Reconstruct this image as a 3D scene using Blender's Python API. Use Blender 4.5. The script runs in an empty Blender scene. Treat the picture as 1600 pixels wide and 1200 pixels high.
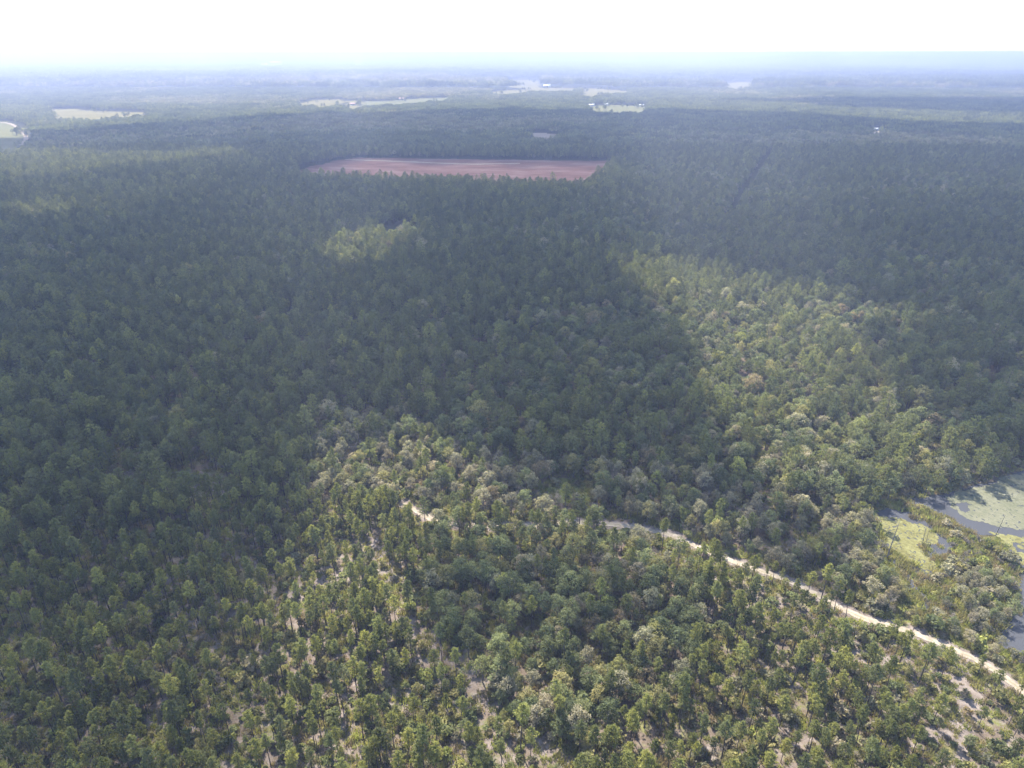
import bpy, math, random
import numpy as np
from mathutils import Vector

random.seed(7)
rng = np.random.default_rng(11)
sc = bpy.context.scene
COL = sc.collection

# ------------------------------------------------------------------ camera
CAM_H, PITCH, FPX = 120.0, math.radians(25.9), 1067.0
cam_d = bpy.data.cameras.new('camera')
cam_d.sensor_width = 36.0
cam_d.lens = 36.0 * FPX / 1600.0
cam_d.clip_start, cam_d.clip_end = 1.0, 120000.0
cam = bpy.data.objects.new('camera', cam_d)
cam.location = (0, 0, CAM_H)
cam.rotation_euler = (math.pi / 2 - PITCH, 0, 0)
COL.objects.link(cam)
sc.camera = cam

# ------------------------------------------------------------------ sky, sun, exposure
SUN_EL, SUN_AZ = math.radians(50), math.radians(-22)       # azimuth from +Y, negative = to the left
to_sun = Vector((math.sin(SUN_AZ) * math.cos(SUN_EL), math.cos(SUN_AZ) * math.cos(SUN_EL), math.sin(SUN_EL)))
world = bpy.data.worlds.new('World')
sc.world = world
world.use_nodes = True
wn = world.node_tree
sky = wn.nodes.new('ShaderNodeTexSky')
sky.sky_type = 'NISHITA'
sky.sun_disc = False
sky.sun_elevation = SUN_EL
sky.sun_rotation = SUN_AZ
sky.altitude = 100
sky.air_density = 1.0
sky.dust_density = 1.0
sky.ozone_density = 1.0
wn.links.new(sky.outputs[0], wn.nodes['Background'].inputs[0])
wn.nodes['Background'].inputs[1].default_value = 0.15
sun_d = bpy.data.lights.new('sun', 'SUN')
sun_d.energy = 4.6
sun_d.angle = math.radians(0.53)
sun_d.color = (1.0, 0.95, 0.86)
sun = bpy.data.objects.new('sun', sun_d)
sun.rotation_euler = to_sun.to_track_quat('Z', 'Y').to_euler()
sun.location = (0, 0, 400)
COL.objects.link(sun)
sc.view_settings.view_transform = 'Standard'
sc.view_settings.look = 'None'
sc.view_settings.exposure = 1.73
sc.view_settings.gamma = 1.0
sc.view_settings.use_curve_mapping = False
cy = sc.cycles
cy.max_bounces = 3
cy.diffuse_bounces = 1
cy.glossy_bounces = 1
cy.transmission_bounces = 2
cy.transparent_max_bounces = 6
cy.volume_bounces = 0
cy.caustics_reflective = False
cy.caustics_refractive = False
cy.use_denoising = True
cy.use_light_tree = False
cy.sample_clamp_indirect = 6.0
cy.use_adaptive_sampling = True
cy.adaptive_threshold = 0.02
sc.render.use_persistent_data = False

# ------------------------------------------------------------------ mapping between photograph and ground
CP, SP = math.cos(PITCH), math.sin(PITCH)


def ground(u, v, z=0.0):
    """the point of the level z that the photograph shows at pixel (u, v) of 1600 x 1200"""
    x, y = (u - 800) / FPX, (v - 600) / FPX
    dy, dz = CP - y * SP, -SP - y * CP
    t = (z - CAM_H) / dz
    return (x * t, dy * t)


def project(x, y, z):
    """world to photograph pixel, arrays"""
    dz = z - CAM_H
    d = y * CP - dz * SP
    d = np.maximum(d, 1e-3)
    up = y * SP + dz * CP
    return 800 + FPX * x / d, 600 - FPX * up / d, d


def poly_w(pts, z=0.0):
    return np.array([ground(p[0], p[1], p[2] if len(p) > 2 else z) for p in pts])


def inside(px, py, poly):
    poly = np.asarray(poly, float)
    r = np.zeros(np.shape(px), bool)
    n = len(poly)
    for i in range(n):
        x0, y0 = poly[i][:2]
        x1, y1 = poly[(i + 1) % n][:2]
        if y0 == y1:
            continue
        c = ((y0 > py) != (y1 > py)) & (px < (x1 - x0) * (py - y0) / (y1 - y0) + x0)
        r ^= c
    return r


def dist_line(px, py, line):
    best = np.full(np.shape(px), 1e9)
    for (x0, y0), (x1, y1) in zip(line[:-1], line[1:]):
        vx, vy = x1 - x0, y1 - y0
        t = np.clip(((px - x0) * vx + (py - y0) * vy) / (vx * vx + vy * vy), 0, 1)
        best = np.minimum(best, np.hypot(px - x0 - t * vx, py - y0 - t * vy))
    return best


_tab = np.random.default_rng(3).random((256, 256))


def noise(x, y, scale, seed=0):
    """value noise 0..1"""
    x = np.asarray(x) / scale + 17.3 * seed + 1000
    y = np.asarray(y) / scale + 31.7 * seed + 1000
    xi, yi = np.floor(x).astype(int), np.floor(y).astype(int)
    fx, fy = x - xi, y - yi
    fx, fy = fx * fx * (3 - 2 * fx), fy * fy * (3 - 2 * fy)
    a = _tab[xi & 255, yi & 255]; b = _tab[(xi + 1) & 255, yi & 255]
    c = _tab[xi & 255, (yi + 1) & 255]; d = _tab[(xi + 1) & 255, (yi + 1) & 255]
    return (a * (1 - fx) + b * fx) * (1 - fy) + (c * (1 - fx) + d * fx) * fy


def fbm(x, y, scale, seed=0, n=3):
    s, a, t = 0, 1.0, 0
    for k in range(n):
        s = s + a * noise(x, y, scale / 2 ** k, seed + k); t += a; a *= 0.5
    return s / t


def relief(x, y):
    """gentle rolling land far from the camera, level close by"""
    r = np.hypot(x, y)
    k = np.clip((r - 900) / 2500, 0, 1)
    k2 = np.clip((r - 4000) / 9000, 0, 1)
    return k * (noise(x, y, 1300, 5) - 0.5) * 14 + k2 * (noise(x, y * 1.6, 5200, 6) - 0.35) * 46


# ------------------------------------------------------------------ materials
def mat(name):
    m = bpy.data.materials.new(name)
    m.use_nodes = True
    nt = m.node_tree
    nt.nodes.clear()
    out = nt.nodes.new('ShaderNodeOutputMaterial')
    return m, nt, out


def N(nt, kind, **kw):
    n = nt.nodes.new(kind)
    for k, v in kw.items():
        setattr(n, k, v)
    return n


def ramp(nt, stops, fac):
    r = N(nt, 'ShaderNodeValToRGB')
    el = r.color_ramp.elements
    while len(el) < len(stops):
        el.new(0.5)
    for e, (p, c) in zip(el, stops):
        e.position = p
        e.color = (*c, 1)
    if fac is not None:
        nt.links.new(fac, r.inputs[0])
    return r.outputs[0]


def mixc(nt, fac, a, b, blend='MIX'):
    m = N(nt, 'ShaderNodeMix', data_type='RGBA', blend_type=blend)
    for s, v in ((0, fac), (6, a), (7, b)):
        if isinstance(v, (int, float)):
            m.inputs[s].default_value = v
        elif isinstance(v, tuple):
            m.inputs[s].default_value = (*v, 1)
        else:
            nt.links.new(v, m.inputs[s])
    return m.outputs[2]


def noise_n(nt, scale, detail=3, coord=None, rough=0.6):
    n = N(nt, 'ShaderNodeTexNoise')
    n.inputs['Scale'].default_value = scale
    n.inputs['Detail'].default_value = detail
    n.inputs['Roughness'].default_value = rough
    if coord is not None:
        nt.links.new(coord, n.inputs['Vector'])
    return n.outputs['Fac']


def foliage(name, stops, trans=0.5):
    """leaf stuff: the tint changes from plant to plant and a little within a plant"""
    m, nt, out = mat(name)
    oi = N(nt, 'ShaderNodeObjectInfo')
    tc = N(nt, 'ShaderNodeTexCoord')
    c = ramp(nt, stops, oi.outputs['Random'])
    nz = noise_n(nt, 0.9, 2, tc.outputs['Object'])
    c = mixc(nt, 0.35, c, (0.140, 0.128, 0.086))
    c = mixc(nt, 1.0, c, ramp(nt, [(0.3, (0.72, 0.74, 0.72)), (0.7, (1.25, 1.22, 1.15))], nz), 'MULTIPLY')
    w1 = N(nt, 'ShaderNodeMath', operation='MULTIPLY'); w1.inputs[1].default_value = 37.0
    w2 = N(nt, 'ShaderNodeMath', operation='FRACT')
    nt.links.new(oi.outputs['Random'], w1.inputs[0]); nt.links.new(w1.outputs[0], w2.inputs[0])
    c = mixc(nt, 1.0, c, ramp(nt, [(0.0, (0.62, 0.64, 0.66)), (0.55, (0.98, 0.98, 0.98)), (0.9, (1.2, 1.18, 1.16)), (1.0, (1.32, 1.28, 1.25))], w2.outputs[0]), 'MULTIPLY')
    d = N(nt, 'ShaderNodeBsdfDiffuse')
    t = N(nt, 'ShaderNodeBsdfTranslucent')
    nt.links.new(c, d.inputs[0])
    if trans > 0:        # a leaf reflects and lets through about as much
        nt.links.new(mixc(nt, 1.0, c, (trans * 2, trans * 2, trans * 1.3), 'MULTIPLY'), t.inputs[0])
        ad = N(nt, 'ShaderNodeAddShader')
        nt.links.new(d.outputs[0], ad.inputs[0]); nt.links.new(t.outputs[0], ad.inputs[1])
        nt.links.new(ad.outputs[0], out.inputs[0])
    else:
        nt.links.new(d.outputs[0], out.inputs[0])
    return m


def plain(name, c0, c1, scale=2.0, rough=0.9):
    m, nt, out = mat(name)
    b = N(nt, 'ShaderNodeBsdfPrincipled')
    tc = N(nt, 'ShaderNodeTexCoord')
    nz = noise_n(nt, scale, 4, tc.outputs['Object'])
    nt.links.new(ramp(nt, [(0.3, c0), (0.7, c1)], nz), b.inputs['Base Color'])
    b.inputs['Roughness'].default_value = rough
    nt.links.new(b.outputs[0], out.inputs[0])
    return m


M = {}
M['pine_yellow'] = foliage('pine_needles_yellow_green', [(0, (0.150, 0.158, 0.036)), (0.5, (0.180, 0.180, 0.038)), (1, (0.135, 0.150, 0.036))])
M['pine_mid'] = foliage('pine_needles_green', [(0, (0.092, 0.112, 0.030)), (0.5, (0.122, 0.136, 0.034)), (1, (0.102, 0.114, 0.036))])
M['pine_dark'] = foliage('pine_needles_dark_green', [(0, (0.060, 0.082, 0.028)), (1, (0.080, 0.094, 0.034))])
M['leaf_dark'] = foliage('leaves_dark_green', [(0, (0.058, 0.082, 0.032)), (0.5, (0.070, 0.096, 0.040)), (1, (0.084, 0.098, 0.036))])
M['leaf_mid'] = foliage('leaves_mid_green', [(0, (0.100, 0.126, 0.048)), (0.5, (0.125, 0.145, 0.060)), (1, (0.110, 0.125, 0.042))])
M['leaf_olive'] = foliage('leaves_olive', [(0, (0.150, 0.145, 0.050)), (0.6, (0.180, 0.160, 0.065)), (1, (0.170, 0.170, 0.045))])
M['leaf_grey'] = foliage('leaves_grey_green', [(0, (0.175, 0.172, 0.112)), (0.6, (0.210, 0.190, 0.138)), (1, (0.225, 0.190, 0.145))])
M['leaf_bright'] = foliage('leaves_bright_green', [(0, (0.175, 0.200, 0.045)), (1, (0.200, 0.205, 0.050))])
M['leaf_rust'] = foliage('leaves_rusty', [(0, (0.160, 0.115, 0.070)), (1, (0.150, 0.125, 0.080))])
M['twigs'] = foliage('bare_twigs', [(0, (0.230, 0.195, 0.175)), (0.6, (0.280, 0.245, 0.215)), (1, (0.210, 0.175, 0.165))], 0.1)
M['bark_pine'] = plain('pine_bark', (0.045, 0.036, 0.032), (0.095, 0.075, 0.062), 3)
M['bark_grey'] = plain('grey_bark', (0.12, 0.105, 0.09), (0.21, 0.19, 0.17), 3)
M['bark_pale'] = plain('weathered_wood', (0.10, 0.09, 0.08), (0.20, 0.18, 0.16), 3)


# ------------------------------------------------------------------ mesh helpers
class MB:
    def __init__(s):
        s.v, s.f, s.m = [], [], []
        s.n = 0

    def add(s, verts, faces, mi=0):
        verts = np.asarray(verts, float)
        s.v.append(verts)
        for f in faces:
            s.f.append(tuple(int(i) + s.n for i in f))
            s.m.append(mi)
        s.n += len(verts)

    def tube(s, pts, rad, k=6, mi=0, cap=True):
        pts = np.asarray(pts, float)
        vs, fs = [], []
        for i, p in enumerate(pts):
            a = pts[min(i + 1, len(pts) - 1)] - pts[max(i - 1, 0)]
            a = a / (np.linalg.norm(a) + 1e-9)
            e = np.cross(a, (0.31, 0.92, 0.2)); e /= np.linalg.norm(e) + 1e-9
            g = np.cross(a, e)
            for j in range(k):
                t = 2 * math.pi * j / k
                vs.append(p + rad[i] * (math.cos(t) * e + math.sin(t) * g))
        for i in range(len(pts) - 1):
            for j in range(k):
                fs.append((i * k + j, i * k + (j + 1) % k, (i + 1) * k + (j + 1) % k, (i + 1) * k + j))
        if cap:
            fs.append(tuple((len(pts) - 1) * k + j for j in range(k)))
        s.add(vs, fs, mi)

    def leaves(s, c, nrm, size, mi=0, r=None, jitter=0.7, aspect=1.0):
        """loose leaf-clump faces: uneven four-cornered flakes round the centres c, facing about nrm"""
        n = len(c)
        r = r or rng
        nn = nrm + jitter * r.normal(size=(n, 3))
        nn /= np.linalg.norm(nn, axis=1)[:, None] + 1e-9
        a = np.cross(nn, r.normal(size=(n, 3))); a /= np.linalg.norm(a, axis=1)[:, None] + 1e-9
        b = np.cross(nn, a)
        sz = size * r.uniform(0.6, 1.35, (n, 1))
        q = np.empty((n, 4, 3))
        q[:, 0] = c - a * sz * r.uniform(0.7, 1.2, (n, 1)) * aspect
        q[:, 1] = c - b * sz * r.uniform(0.4, 0.9, (n, 1)) + nn * sz * 0.2
        q[:, 2] = c + a * sz * r.uniform(0.7, 1.2, (n, 1)) * aspect
        q[:, 3] = c + b * sz * r.uniform(0.4, 0.9, (n, 1)) - nn * sz * 0.2
        s.add(q.reshape(-1, 3), np.arange(4 * n).reshape(-1, 4), mi)

    def blades(s, p, d, length, width, mi=0, r=None):
        """thin pointed blades from p along d"""
        r = r or rng
        n = len(p)
        d = d / (np.linalg.norm(d, axis=1)[:, None] + 1e-9)
        a = np.cross(d, r.normal(size=(n, 3))); a /= np.linalg.norm(a, axis=1)[:, None] + 1e-9
        L = length * r.uniform(0.7, 1.3, (n, 1)); W = width * r.uniform(0.7, 1.3, (n, 1))
        q = np.empty((n, 3, 3))
        q[:, 0] = p - a * W; q[:, 1] = p + a * W; q[:, 2] = p + d * L
        s.add(q.reshape(-1, 3), np.arange(3 * n).reshape(-1, 3), mi)

    def mesh(s, name, mats):
        me = bpy.data.meshes.new(name)
        v = np.concatenate(s.v)
        me.from_pydata([], [], []) if False else None
        lens = np.array([len(f) for f in s.f], np.int32)
        loops = np.fromiter((i for f in s.f for i in f), np.int32)
        me.vertices.add(len(v)); me.vertices.foreach_set('co', v.astype(np.float32).ravel())
        me.loops.add(len(loops)); me.loops.foreach_set('vertex_index', loops)
        me.polygons.add(len(lens))
        st = np.concatenate([[0], np.cumsum(lens)[:-1]]).astype(np.int32)
        me.polygons.foreach_set('loop_start', st)
        for m in mats:
            me.materials.append(m)
        me.polygons.foreach_set('material_index', np.array(s.m, np.int32))
        me.update(calc_edges=True)
        me.validate()
        return me


def link(name, me, parent=None, loc=(0, 0, 0), **props):
    o = bpy.data.objects.new(name, me)
    COL.objects.link(o)
    o.location = loc
    if parent is not None:
        o.parent = parent
    for k, v in props.items():
        o[k] = v
    return o


def grid_mesh(name, x, y, z, material, attrs=None, keep=None):
    """a sheet on a regular grid of points (2-D arrays); keep = mask of cells"""
    ny, nx = x.shape
    v = np.stack([x, y, z], -1).reshape(-1, 3)
    i = np.arange(ny * nx).reshape(ny, nx)
    q = np.stack([i[:-1, :-1], i[:-1, 1:], i[1:, 1:], i[1:, :-1]], -1)
    q = q[keep] if keep is not None else q.reshape(-1, 4)
    used = np.unique(q)
    mp = np.full(ny * nx, -1); mp[used] = np.arange(len(used))
    q = mp[q]; v = v[used]
    me = bpy.data.meshes.new(name)
    me.vertices.add(len(v)); me.vertices.foreach_set('co', v.astype(np.float32).ravel())
    me.loops.add(q.size); me.loops.foreach_set('vertex_index', q.astype(np.int32).ravel())
    me.polygons.add(len(q)); me.polygons.foreach_set('loop_start', np.arange(0, q.size, 4, dtype=np.int32))
    me.update(calc_edges=True)
    for k, a in (attrs or {}).items():
        at = me.attributes.new(k, 'FLOAT', 'POINT')
        at.data.foreach_set('value', a.reshape(-1)[used].astype(np.float32))
    me.materials.append(material)
    return me


# ------------------------------------------------------------------ what lies where (photograph pixels -> ground)
TRACK_PX = [(630, 786), (640, 793), (668, 808), (690, 818), (740, 821), (810, 822), (860, 818), (910, 816), (965, 820), (1000, 825), (1050, 836),
            (1085, 853), (1120, 870), (1180, 889), (1240, 909), (1290, 937), (1345, 966), (1400, 980), (1450, 997), (1500, 1019), (1545, 1042), (1600, 1082), (1660, 1125)]
TRACK = np.array([ground(*p) for p in TRACK_PX])
LANE_A = np.array([ground(*p) for p in [(588, 842), (592, 880), (606, 930), (640, 985), (690, 1015), (735, 1052), (790, 1115), (850, 1170), (900, 1215)]])
LANE_B = np.array([ground(*p) for p in [(1440, 990), (1478, 1035), (1510, 1075), (1500, 1120), (1482, 1160), (1490, 1215)]])
LANE_C = np.array([ground(*p) for p in [(300, 930), (240, 935), (330, 975), (420, 940), (520, 900)]])
LANE_D = np.array([ground(*p) for p in [(1060, 850), (1110, 905), (1190, 935), (1260, 990), (1370, 1030), (1450, 1075)]])
BREAK = np.array([ground(*p) for p in [(1138, 335, 6), (1165, 290, 6), (1185, 262, 6), (1206, 232, 6)]])
POND = poly_w([(1700, 690), (1600, 733), (1545, 752), (1500, 765), (1470, 775), (1440, 778), (1418, 776), (1424, 788), (1450, 796), (1478, 806), (1505, 826), (1532, 838), (1558, 838),
               (1578, 862), (1592, 888), (1590, 930), (1588, 958), (1564, 985), (1556, 1005), (1580, 1018), (1610, 1030), (1700, 1060), (1900, 1000), (2000, 800), (1900, 690)])
BAY = poly_w([(1368, 800), (1384, 792), (1420, 800), (1452, 812), (1474, 832), (1490, 850), (1478, 872), (1462, 890), (1470, 902), (1440, 905), (1420, 896), (1405, 890), (1392, 868), (1380, 858), (1372, 830)])
CREEK = np.array([ground(*p) for p in [(1383, 850), (1398, 885), (1420, 905), (1440, 930), (1452, 955)]])
MARSH = poly_w([(1365, 795), (1420, 780), (1520, 830), (1600, 890), (1590, 980), (1560, 1000), (1500, 1005), (1440, 975), (1390, 900)])
CLEAR = [poly_w([(255, 742), (300, 735), (345, 738), (360, 752), (345, 785), (262, 785)]),
         poly_w([(835, 762), (862, 748), (905, 748), (928, 762), (918, 785), (845, 785)]),
         poly_w([(-40, 1165), (16, 1178), (20, 1215), (-40, 1230)]),
         poly_w([(585, 362), (610, 352), (655, 356), (650, 366), (600, 378)])]
LOW_ONLY = [poly_w(p) for p in ([(935, 812), (1060, 836), (1080, 872), (950, 852)], [(740, 818), (830, 818), (830, 828), (745, 828)], [(625, 786), (680, 812), (675, 828), (630, 812)],
                                  [(1100, 858), (1170, 885), (1170, 900), (1100, 880)], [(1362, 800), (1385, 795), (1480, 880), (1490, 925), (1440, 955), (1400, 930), (1372, 885)])]
RED = poly_w([(462, 266), (490, 259), (525, 251), (560, 246.5), (640, 247), (760, 249.5), (880, 250), (945, 251), (970, 253), (955, 260), (925, 277, 9.5), (890, 281, 9.5), (840, 280, 9.5), (760, 279, 9.5), (700, 275, 9.5), (620, 274, 9.5), (560, 272, 9.5), (500, 270, 9.5), (466, 268.5, 9.5)])
FAR_FIELDS = [  # photograph outline (x, y, height of the sight line), colour
    ('straw', [(80, 171), (120, 170), (150, 173), (228, 175), (226, 179, 9.5), (185, 184, 9.5), (120, 187, 9.5), (92, 186, 9.5)]),
    ('green', [(-60, 192), (10, 190), (25, 195), (40, 207), (45, 215), (38, 232, 9.5), (10, 237, 9.5), (-60, 237, 9.5)]),
    ('straw', [(468, 161), (495, 155), (535, 154.5), (538, 157), (530, 164, 9.5), (500, 166, 9.5), (474, 166, 9.5)]),
    ('straw', [(541, 157), (560, 156), (566, 159), (562, 170, 9.5), (542, 168, 9.5)]),
    ('green', [(567, 157.5), (600, 157.5), (640, 154.5), (660, 153.5), (700, 152.5), (696, 156, 9.5), (640, 160.5, 9.5), (600, 163, 9.5), (570, 164, 9.5)]),
    ('straw', [(797, 126), (830, 125), (842, 128), (840, 134, 9.5), (820, 134.5, 9.5), (798, 133, 9.5)]),
    ('straw', [(822, 137.5), (860, 137), (905, 138.6), (890, 142, 9.5), (850, 142.5, 9.5), (824, 142, 9.5)]),
    ('straw', [(770, 143.8), (800, 141), (822, 140), (822, 143.5, 9.5), (790, 147, 9.5), (772, 147, 9.5)]),
    ('straw', [(910, 138.5), (930, 138.6), (980, 143), (978, 145.5, 9.5), (945, 147, 9.5), (922, 151.5, 9.5), (912, 148, 9.5)]),
    ('green', [(922, 167), (950, 165), (998, 166.5), (1012, 168), (1000, 176, 9.5), (940, 176, 9.5), (928, 173, 9.5)]),
    ('straw', [(1130, 131), (1150, 128), (1178, 128), (1170, 134, 9.5), (1155, 140, 9.5), (1140, 138, 9.5)]),
    ('sand', [(408, 104), (420, 101.5), (444, 102), (444, 106), (420, 107.5), (408, 107.5)]),
    ('straw', [(553, 97), (560, 95), (566, 97), (568, 107), (556, 108)]),
    ('sand', [(828, 209), (845, 208), (868, 210.5), (866, 216, 10), (842, 216, 10)]),
    ('sand', [(1364, 201.5), (1372, 201.5), (1372, 207, 9.5), (1364, 207, 9.5)]),
    ('straw', [(480, 132), (500, 131), (505, 134), (484, 136.5)]),
]
FIELDS = [(k, poly_w(p)) for k, p in FAR_FIELDS]
FIELD_ROAD = np.array([ground(*p) for p in [(-80, 190), (0, 191), (18, 194), (32, 203), (42, 214), (40, 222), (33, 228)]])

# ------------------------------------------------------------------ ground
m, nt, out = mat('forest_ground')
b = N(nt, 'ShaderNodeBsdfDiffuse')
geo = N(nt, 'ShaderNodeNewGeometry')
n1 = noise_n(nt, 0.004, 5, geo.outputs['Position'])
n2 = noise_n(nt, 0.12, 4, geo.outputs['Position'])
c1 = ramp(nt, [(0.3, (0.045, 0.060, 0.028)), (0.6, (0.070, 0.075, 0.036)), (0.8, (0.095, 0.085, 0.05))], n1)
nt.links.new(mixc(nt, 0.5, c1, ramp(nt, [(0.3, (0.04, 0.045, 0.025)), (0.7, (0.10, 0.085, 0.055))], n2)), b.inputs[0])
nt.links.new(b.outputs[0], out.inputs[0])
M['ground'] = m
R = np.concatenate([[0.0], np.geomspace(30, 46000, 150)])
A = np.linspace(0, 2 * math.pi, 257)
rr, aa = np.meshgrid(R, A, indexing='ij')
gx, gy = rr * np.sin(aa), rr * np.cos(aa)
gx[:, -1], gy[:, -1] = gx[:, 0], gy[:, 0]
link('ground', grid_mesh('ground', gx, gy, relief(gx, gy) - 0.06, M['ground']), kind='structure')


def ground_z(x, y):
    return relief(x, y)


# near forest floor: litter, bare sand lanes, grass
m, nt, out = mat('forest_floor')
b = N(nt, 'ShaderNodeBsdfDiffuse')
geo = N(nt, 'ShaderNodeNewGeometry')
pos = geo.outputs['Position']
a_s = N(nt, 'ShaderNodeAttribute', attribute_name='sand').outputs['Fac']
a_g = N(nt, 'ShaderNodeAttribute', attribute_name='grass').outputs['Fac']
a_w = N(nt, 'ShaderNodeAttribute', attribute_name='mud').outputs['Fac']
litter = ramp(nt, [(0.25, (0.060, 0.050, 0.036)), (0.5, (0.130, 0.100, 0.075)), (0.75, (0.200, 0.160, 0.130))], noise_n(nt, 0.35, 6, pos, 0.7))
sand = ramp(nt, [(0.25, (0.10, 0.08, 0.065)), (0.5, (0.19, 0.155, 0.13)), (0.75, (0.29, 0.25, 0.22))], noise_n(nt, 0.5, 6, pos, 0.7))
grass = ramp(nt, [(0.3, (0.085, 0.100, 0.030)), (0.55, (0.150, 0.155, 0.045)), (0.8, (0.21, 0.185, 0.07))], noise_n(nt, 0.6, 5, pos, 0.7))
mud = ramp(nt, [(0.3, (0.05, 0.045, 0.03)), (0.7, (0.13, 0.11, 0.05))], noise_n(nt, 0.4, 4, pos))


def breakup(a, s, seed):
    mp = N(nt, 'ShaderNodeMath', operation='ADD')
    nz = noise_n(nt, s, 5, pos, 0.7)
    sub = N(nt, 'ShaderNodeMath', operation='MULTIPLY_ADD')
    nt.links.new(nz, sub.inputs[0]); sub.inputs[1].default_value = 1.6; sub.inputs[2].default_value = -0.8
    nt.links.new(a, mp.inputs[0]); nt.links.new(sub.outputs[0], mp.inputs[1])
    return ramp(nt, [(0.38, (0, 0, 0)), (0.62, (1, 1, 1))], mp.outputs[0])


c = mixc(nt, breakup(a_g, 0.22, 1), litter, grass)
c = mixc(nt, breakup(a_s, 0.31, 2), c, sand)
c = mixc(nt, a_w, c, mud)
nt.links.new(c, b.inputs[0])
bp = N(nt, 'ShaderNodeBump'); bp.inputs['Strength'].default_value = 0.6; bp.inputs['Distance'].default_value = 0.3
nt.links.new(noise_n(nt, 1.2, 5, pos), bp.inputs['Height']); nt.links.new(bp.outputs[0], b.inputs['Normal'])
nt.links.new(b.outputs[0], out.inputs[0])
M['floor'] = m
fx, fy = np.meshgrid(np.arange(-190, 250, 1.6), np.arange(52, 300, 1.6))
sand_a = np.maximum.reduce([np.clip(1.0 - dist_line(fx, fy, LANE_A) / 4.5, 0, 1) * 0.75, np.clip(1.15 - dist_line(fx, fy, LANE_B) / 5.0, 0, 1),
                            np.clip(0.95 - dist_line(fx, fy, LANE_C) / 9.0, 0, 1), np.clip(0.85 - dist_line(fx, fy, LANE_D) / 8.0, 0, 1),
                            np.clip(0.9 - dist_line(fx, fy, TRACK) / 5.0, 0, 1)])
uu, vv, _ = project(fx, fy, 0 * fx)
sand_a = np.maximum(sand_a, np.where(inside(uu, vv, [(1040, 850), (1620, 1090), (1620, 1260), (1000, 1260), (1180, 1080), (1100, 960)]), 0.42, 0))
sand_a = np.maximum(sand_a, np.where(inside(uu, vv, [(180, 850), (640, 800), (700, 960), (900, 1260), (-100, 1260), (-100, 980)]), 0.45, 0))
sand_a[inside(fx, fy, CLEAR[2])] = 1
sand_a[inside(fx, fy, CLEAR[0])] = 0.62
grass_a = np.clip(0.75 - np.abs(dist_line(fx, fy, TRACK) - 4.5) / 4, 0, 1)
grass_a = np.maximum(grass_a, 0.38 * (fbm(fx, fy, 22, 9) > 0.45))
grass_a = np.maximum(grass_a, np.clip(1 - dist_line(fx, fy, np.vstack([MARSH, MARSH[:1]])) / 14, 0, 0.8))
for k in (0, 1):
    grass_a[inside(fx, fy, CLEAR[k])] = 0.9 if k else 0.6
mud_a = np.where(inside(fx, fy, BAY) | inside(fx, fy, POND), 1.0, 0.0)
link('forest_floor', grid_mesh('forest_floor', fx, fy, 0 * fx, M['floor'], {'sand': sand_a, 'grass': grass_a, 'mud': mud_a}), kind='structure')

# sandy track: ribbon with wandering edges and a crown between the wheel ruts
m, nt, out = mat('track_sand')
b = N(nt, 'ShaderNodeBsdfDiffuse')
pos = N(nt, 'ShaderNodeNewGeometry').outputs['Position']
across = N(nt, 'ShaderNodeAttribute', attribute_name='across').outputs['Fac']
base = ramp(nt, [(0.25, (0.17, 0.14, 0.10)), (0.5, (0.30, 0.25, 0.19)), (0.75, (0.43, 0.375, 0.30))], noise_n(nt, 0.55, 6, pos, 0.7))
strip = ramp(nt, [(0.0, (0.55, 0.55, 0.55)), (0.12, (0, 0, 0)), (0.36, (0, 0, 0)), (0.5, (0.85, 0.85, 0.85)), (0.64, (0, 0, 0)), (0.88, (0, 0, 0)), (1.0, (0.55, 0.55, 0.55))], across)
gm = N(nt, 'ShaderNodeMath', operation='MULTIPLY')
nt.links.new(strip, gm.inputs[0]); nt.links.new(ramp(nt, [(0.42, (0, 0, 0)), (0.6, (1, 1, 1))], noise_n(nt, 0.3, 5, pos, 0.7)), gm.inputs[1])
nt.links.new(mixc(nt, gm.outputs[0], base, (0.20, 0.18, 0.09)), b.inputs[0])
nt.links.new(b.outputs[0], out.inputs[0])
M['track'] = m


def smooth_line(pts, step):
    pts = np.asarray(pts, float)
    for _ in range(2):
        q = [pts[0]]
        for a, c in zip(pts[:-1], pts[1:]):
            q += [0.75 * a + 0.25 * c, 0.25 * a + 0.75 * c]
        q.append(pts[-1]); pts = np.array(q)
    d = np.concatenate([[0], np.cumsum(np.hypot(*np.diff(pts, axis=0).T))])
    s = np.arange(0, d[-1], step)
    return np.stack([np.interp(s, d, pts[:, 0]), np.interp(s, d, pts[:, 1])], 1)


def ribbon(name, line, width, z, material, step=0.8, n=9, wob=0.5):
    L = smooth_line(line, step)
    t = np.gradient(L, axis=0); t /= np.linalg.norm(t, axis=1)[:, None]
    nrm = np.stack([-t[:, 1], t[:, 0]], 1)
    s = np.arange(len(L)) * step
    wl = width / 2 * (1 + wob * 2 * (fbm(s, 0 * s, 5, 31) - 0.5) + 0.3 * wob * rng.normal(size=len(s)))
    wr = width / 2 * (1 + wob * 2 * (fbm(s, 0 * s, 5, 47) - 0.5) + 0.3 * wob * rng.normal(size=len(s)))
    k = np.linspace(0, 1, n)
    off = -wl[:, None] * (1 - k) + wr[:, None] * k
    x = L[:, :1] + nrm[:, :1] * off; y = L[:, 1:] + nrm[:, 1:] * off
    zz = z + ground_z(x, y) + 0 * x - 0.03 * np.exp(-((k - 0.25) / 0.09) ** 2) - 0.03 * np.exp(-((k - 0.75) / 0.09) ** 2)
    return link(name, grid_mesh(name, x, y, zz, material, {'across': np.broadcast_to(k, x.shape).copy()}), kind='structure')


ribbon('sandy_track', TRACK, 1.8, 0.07, M['track'])


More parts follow.
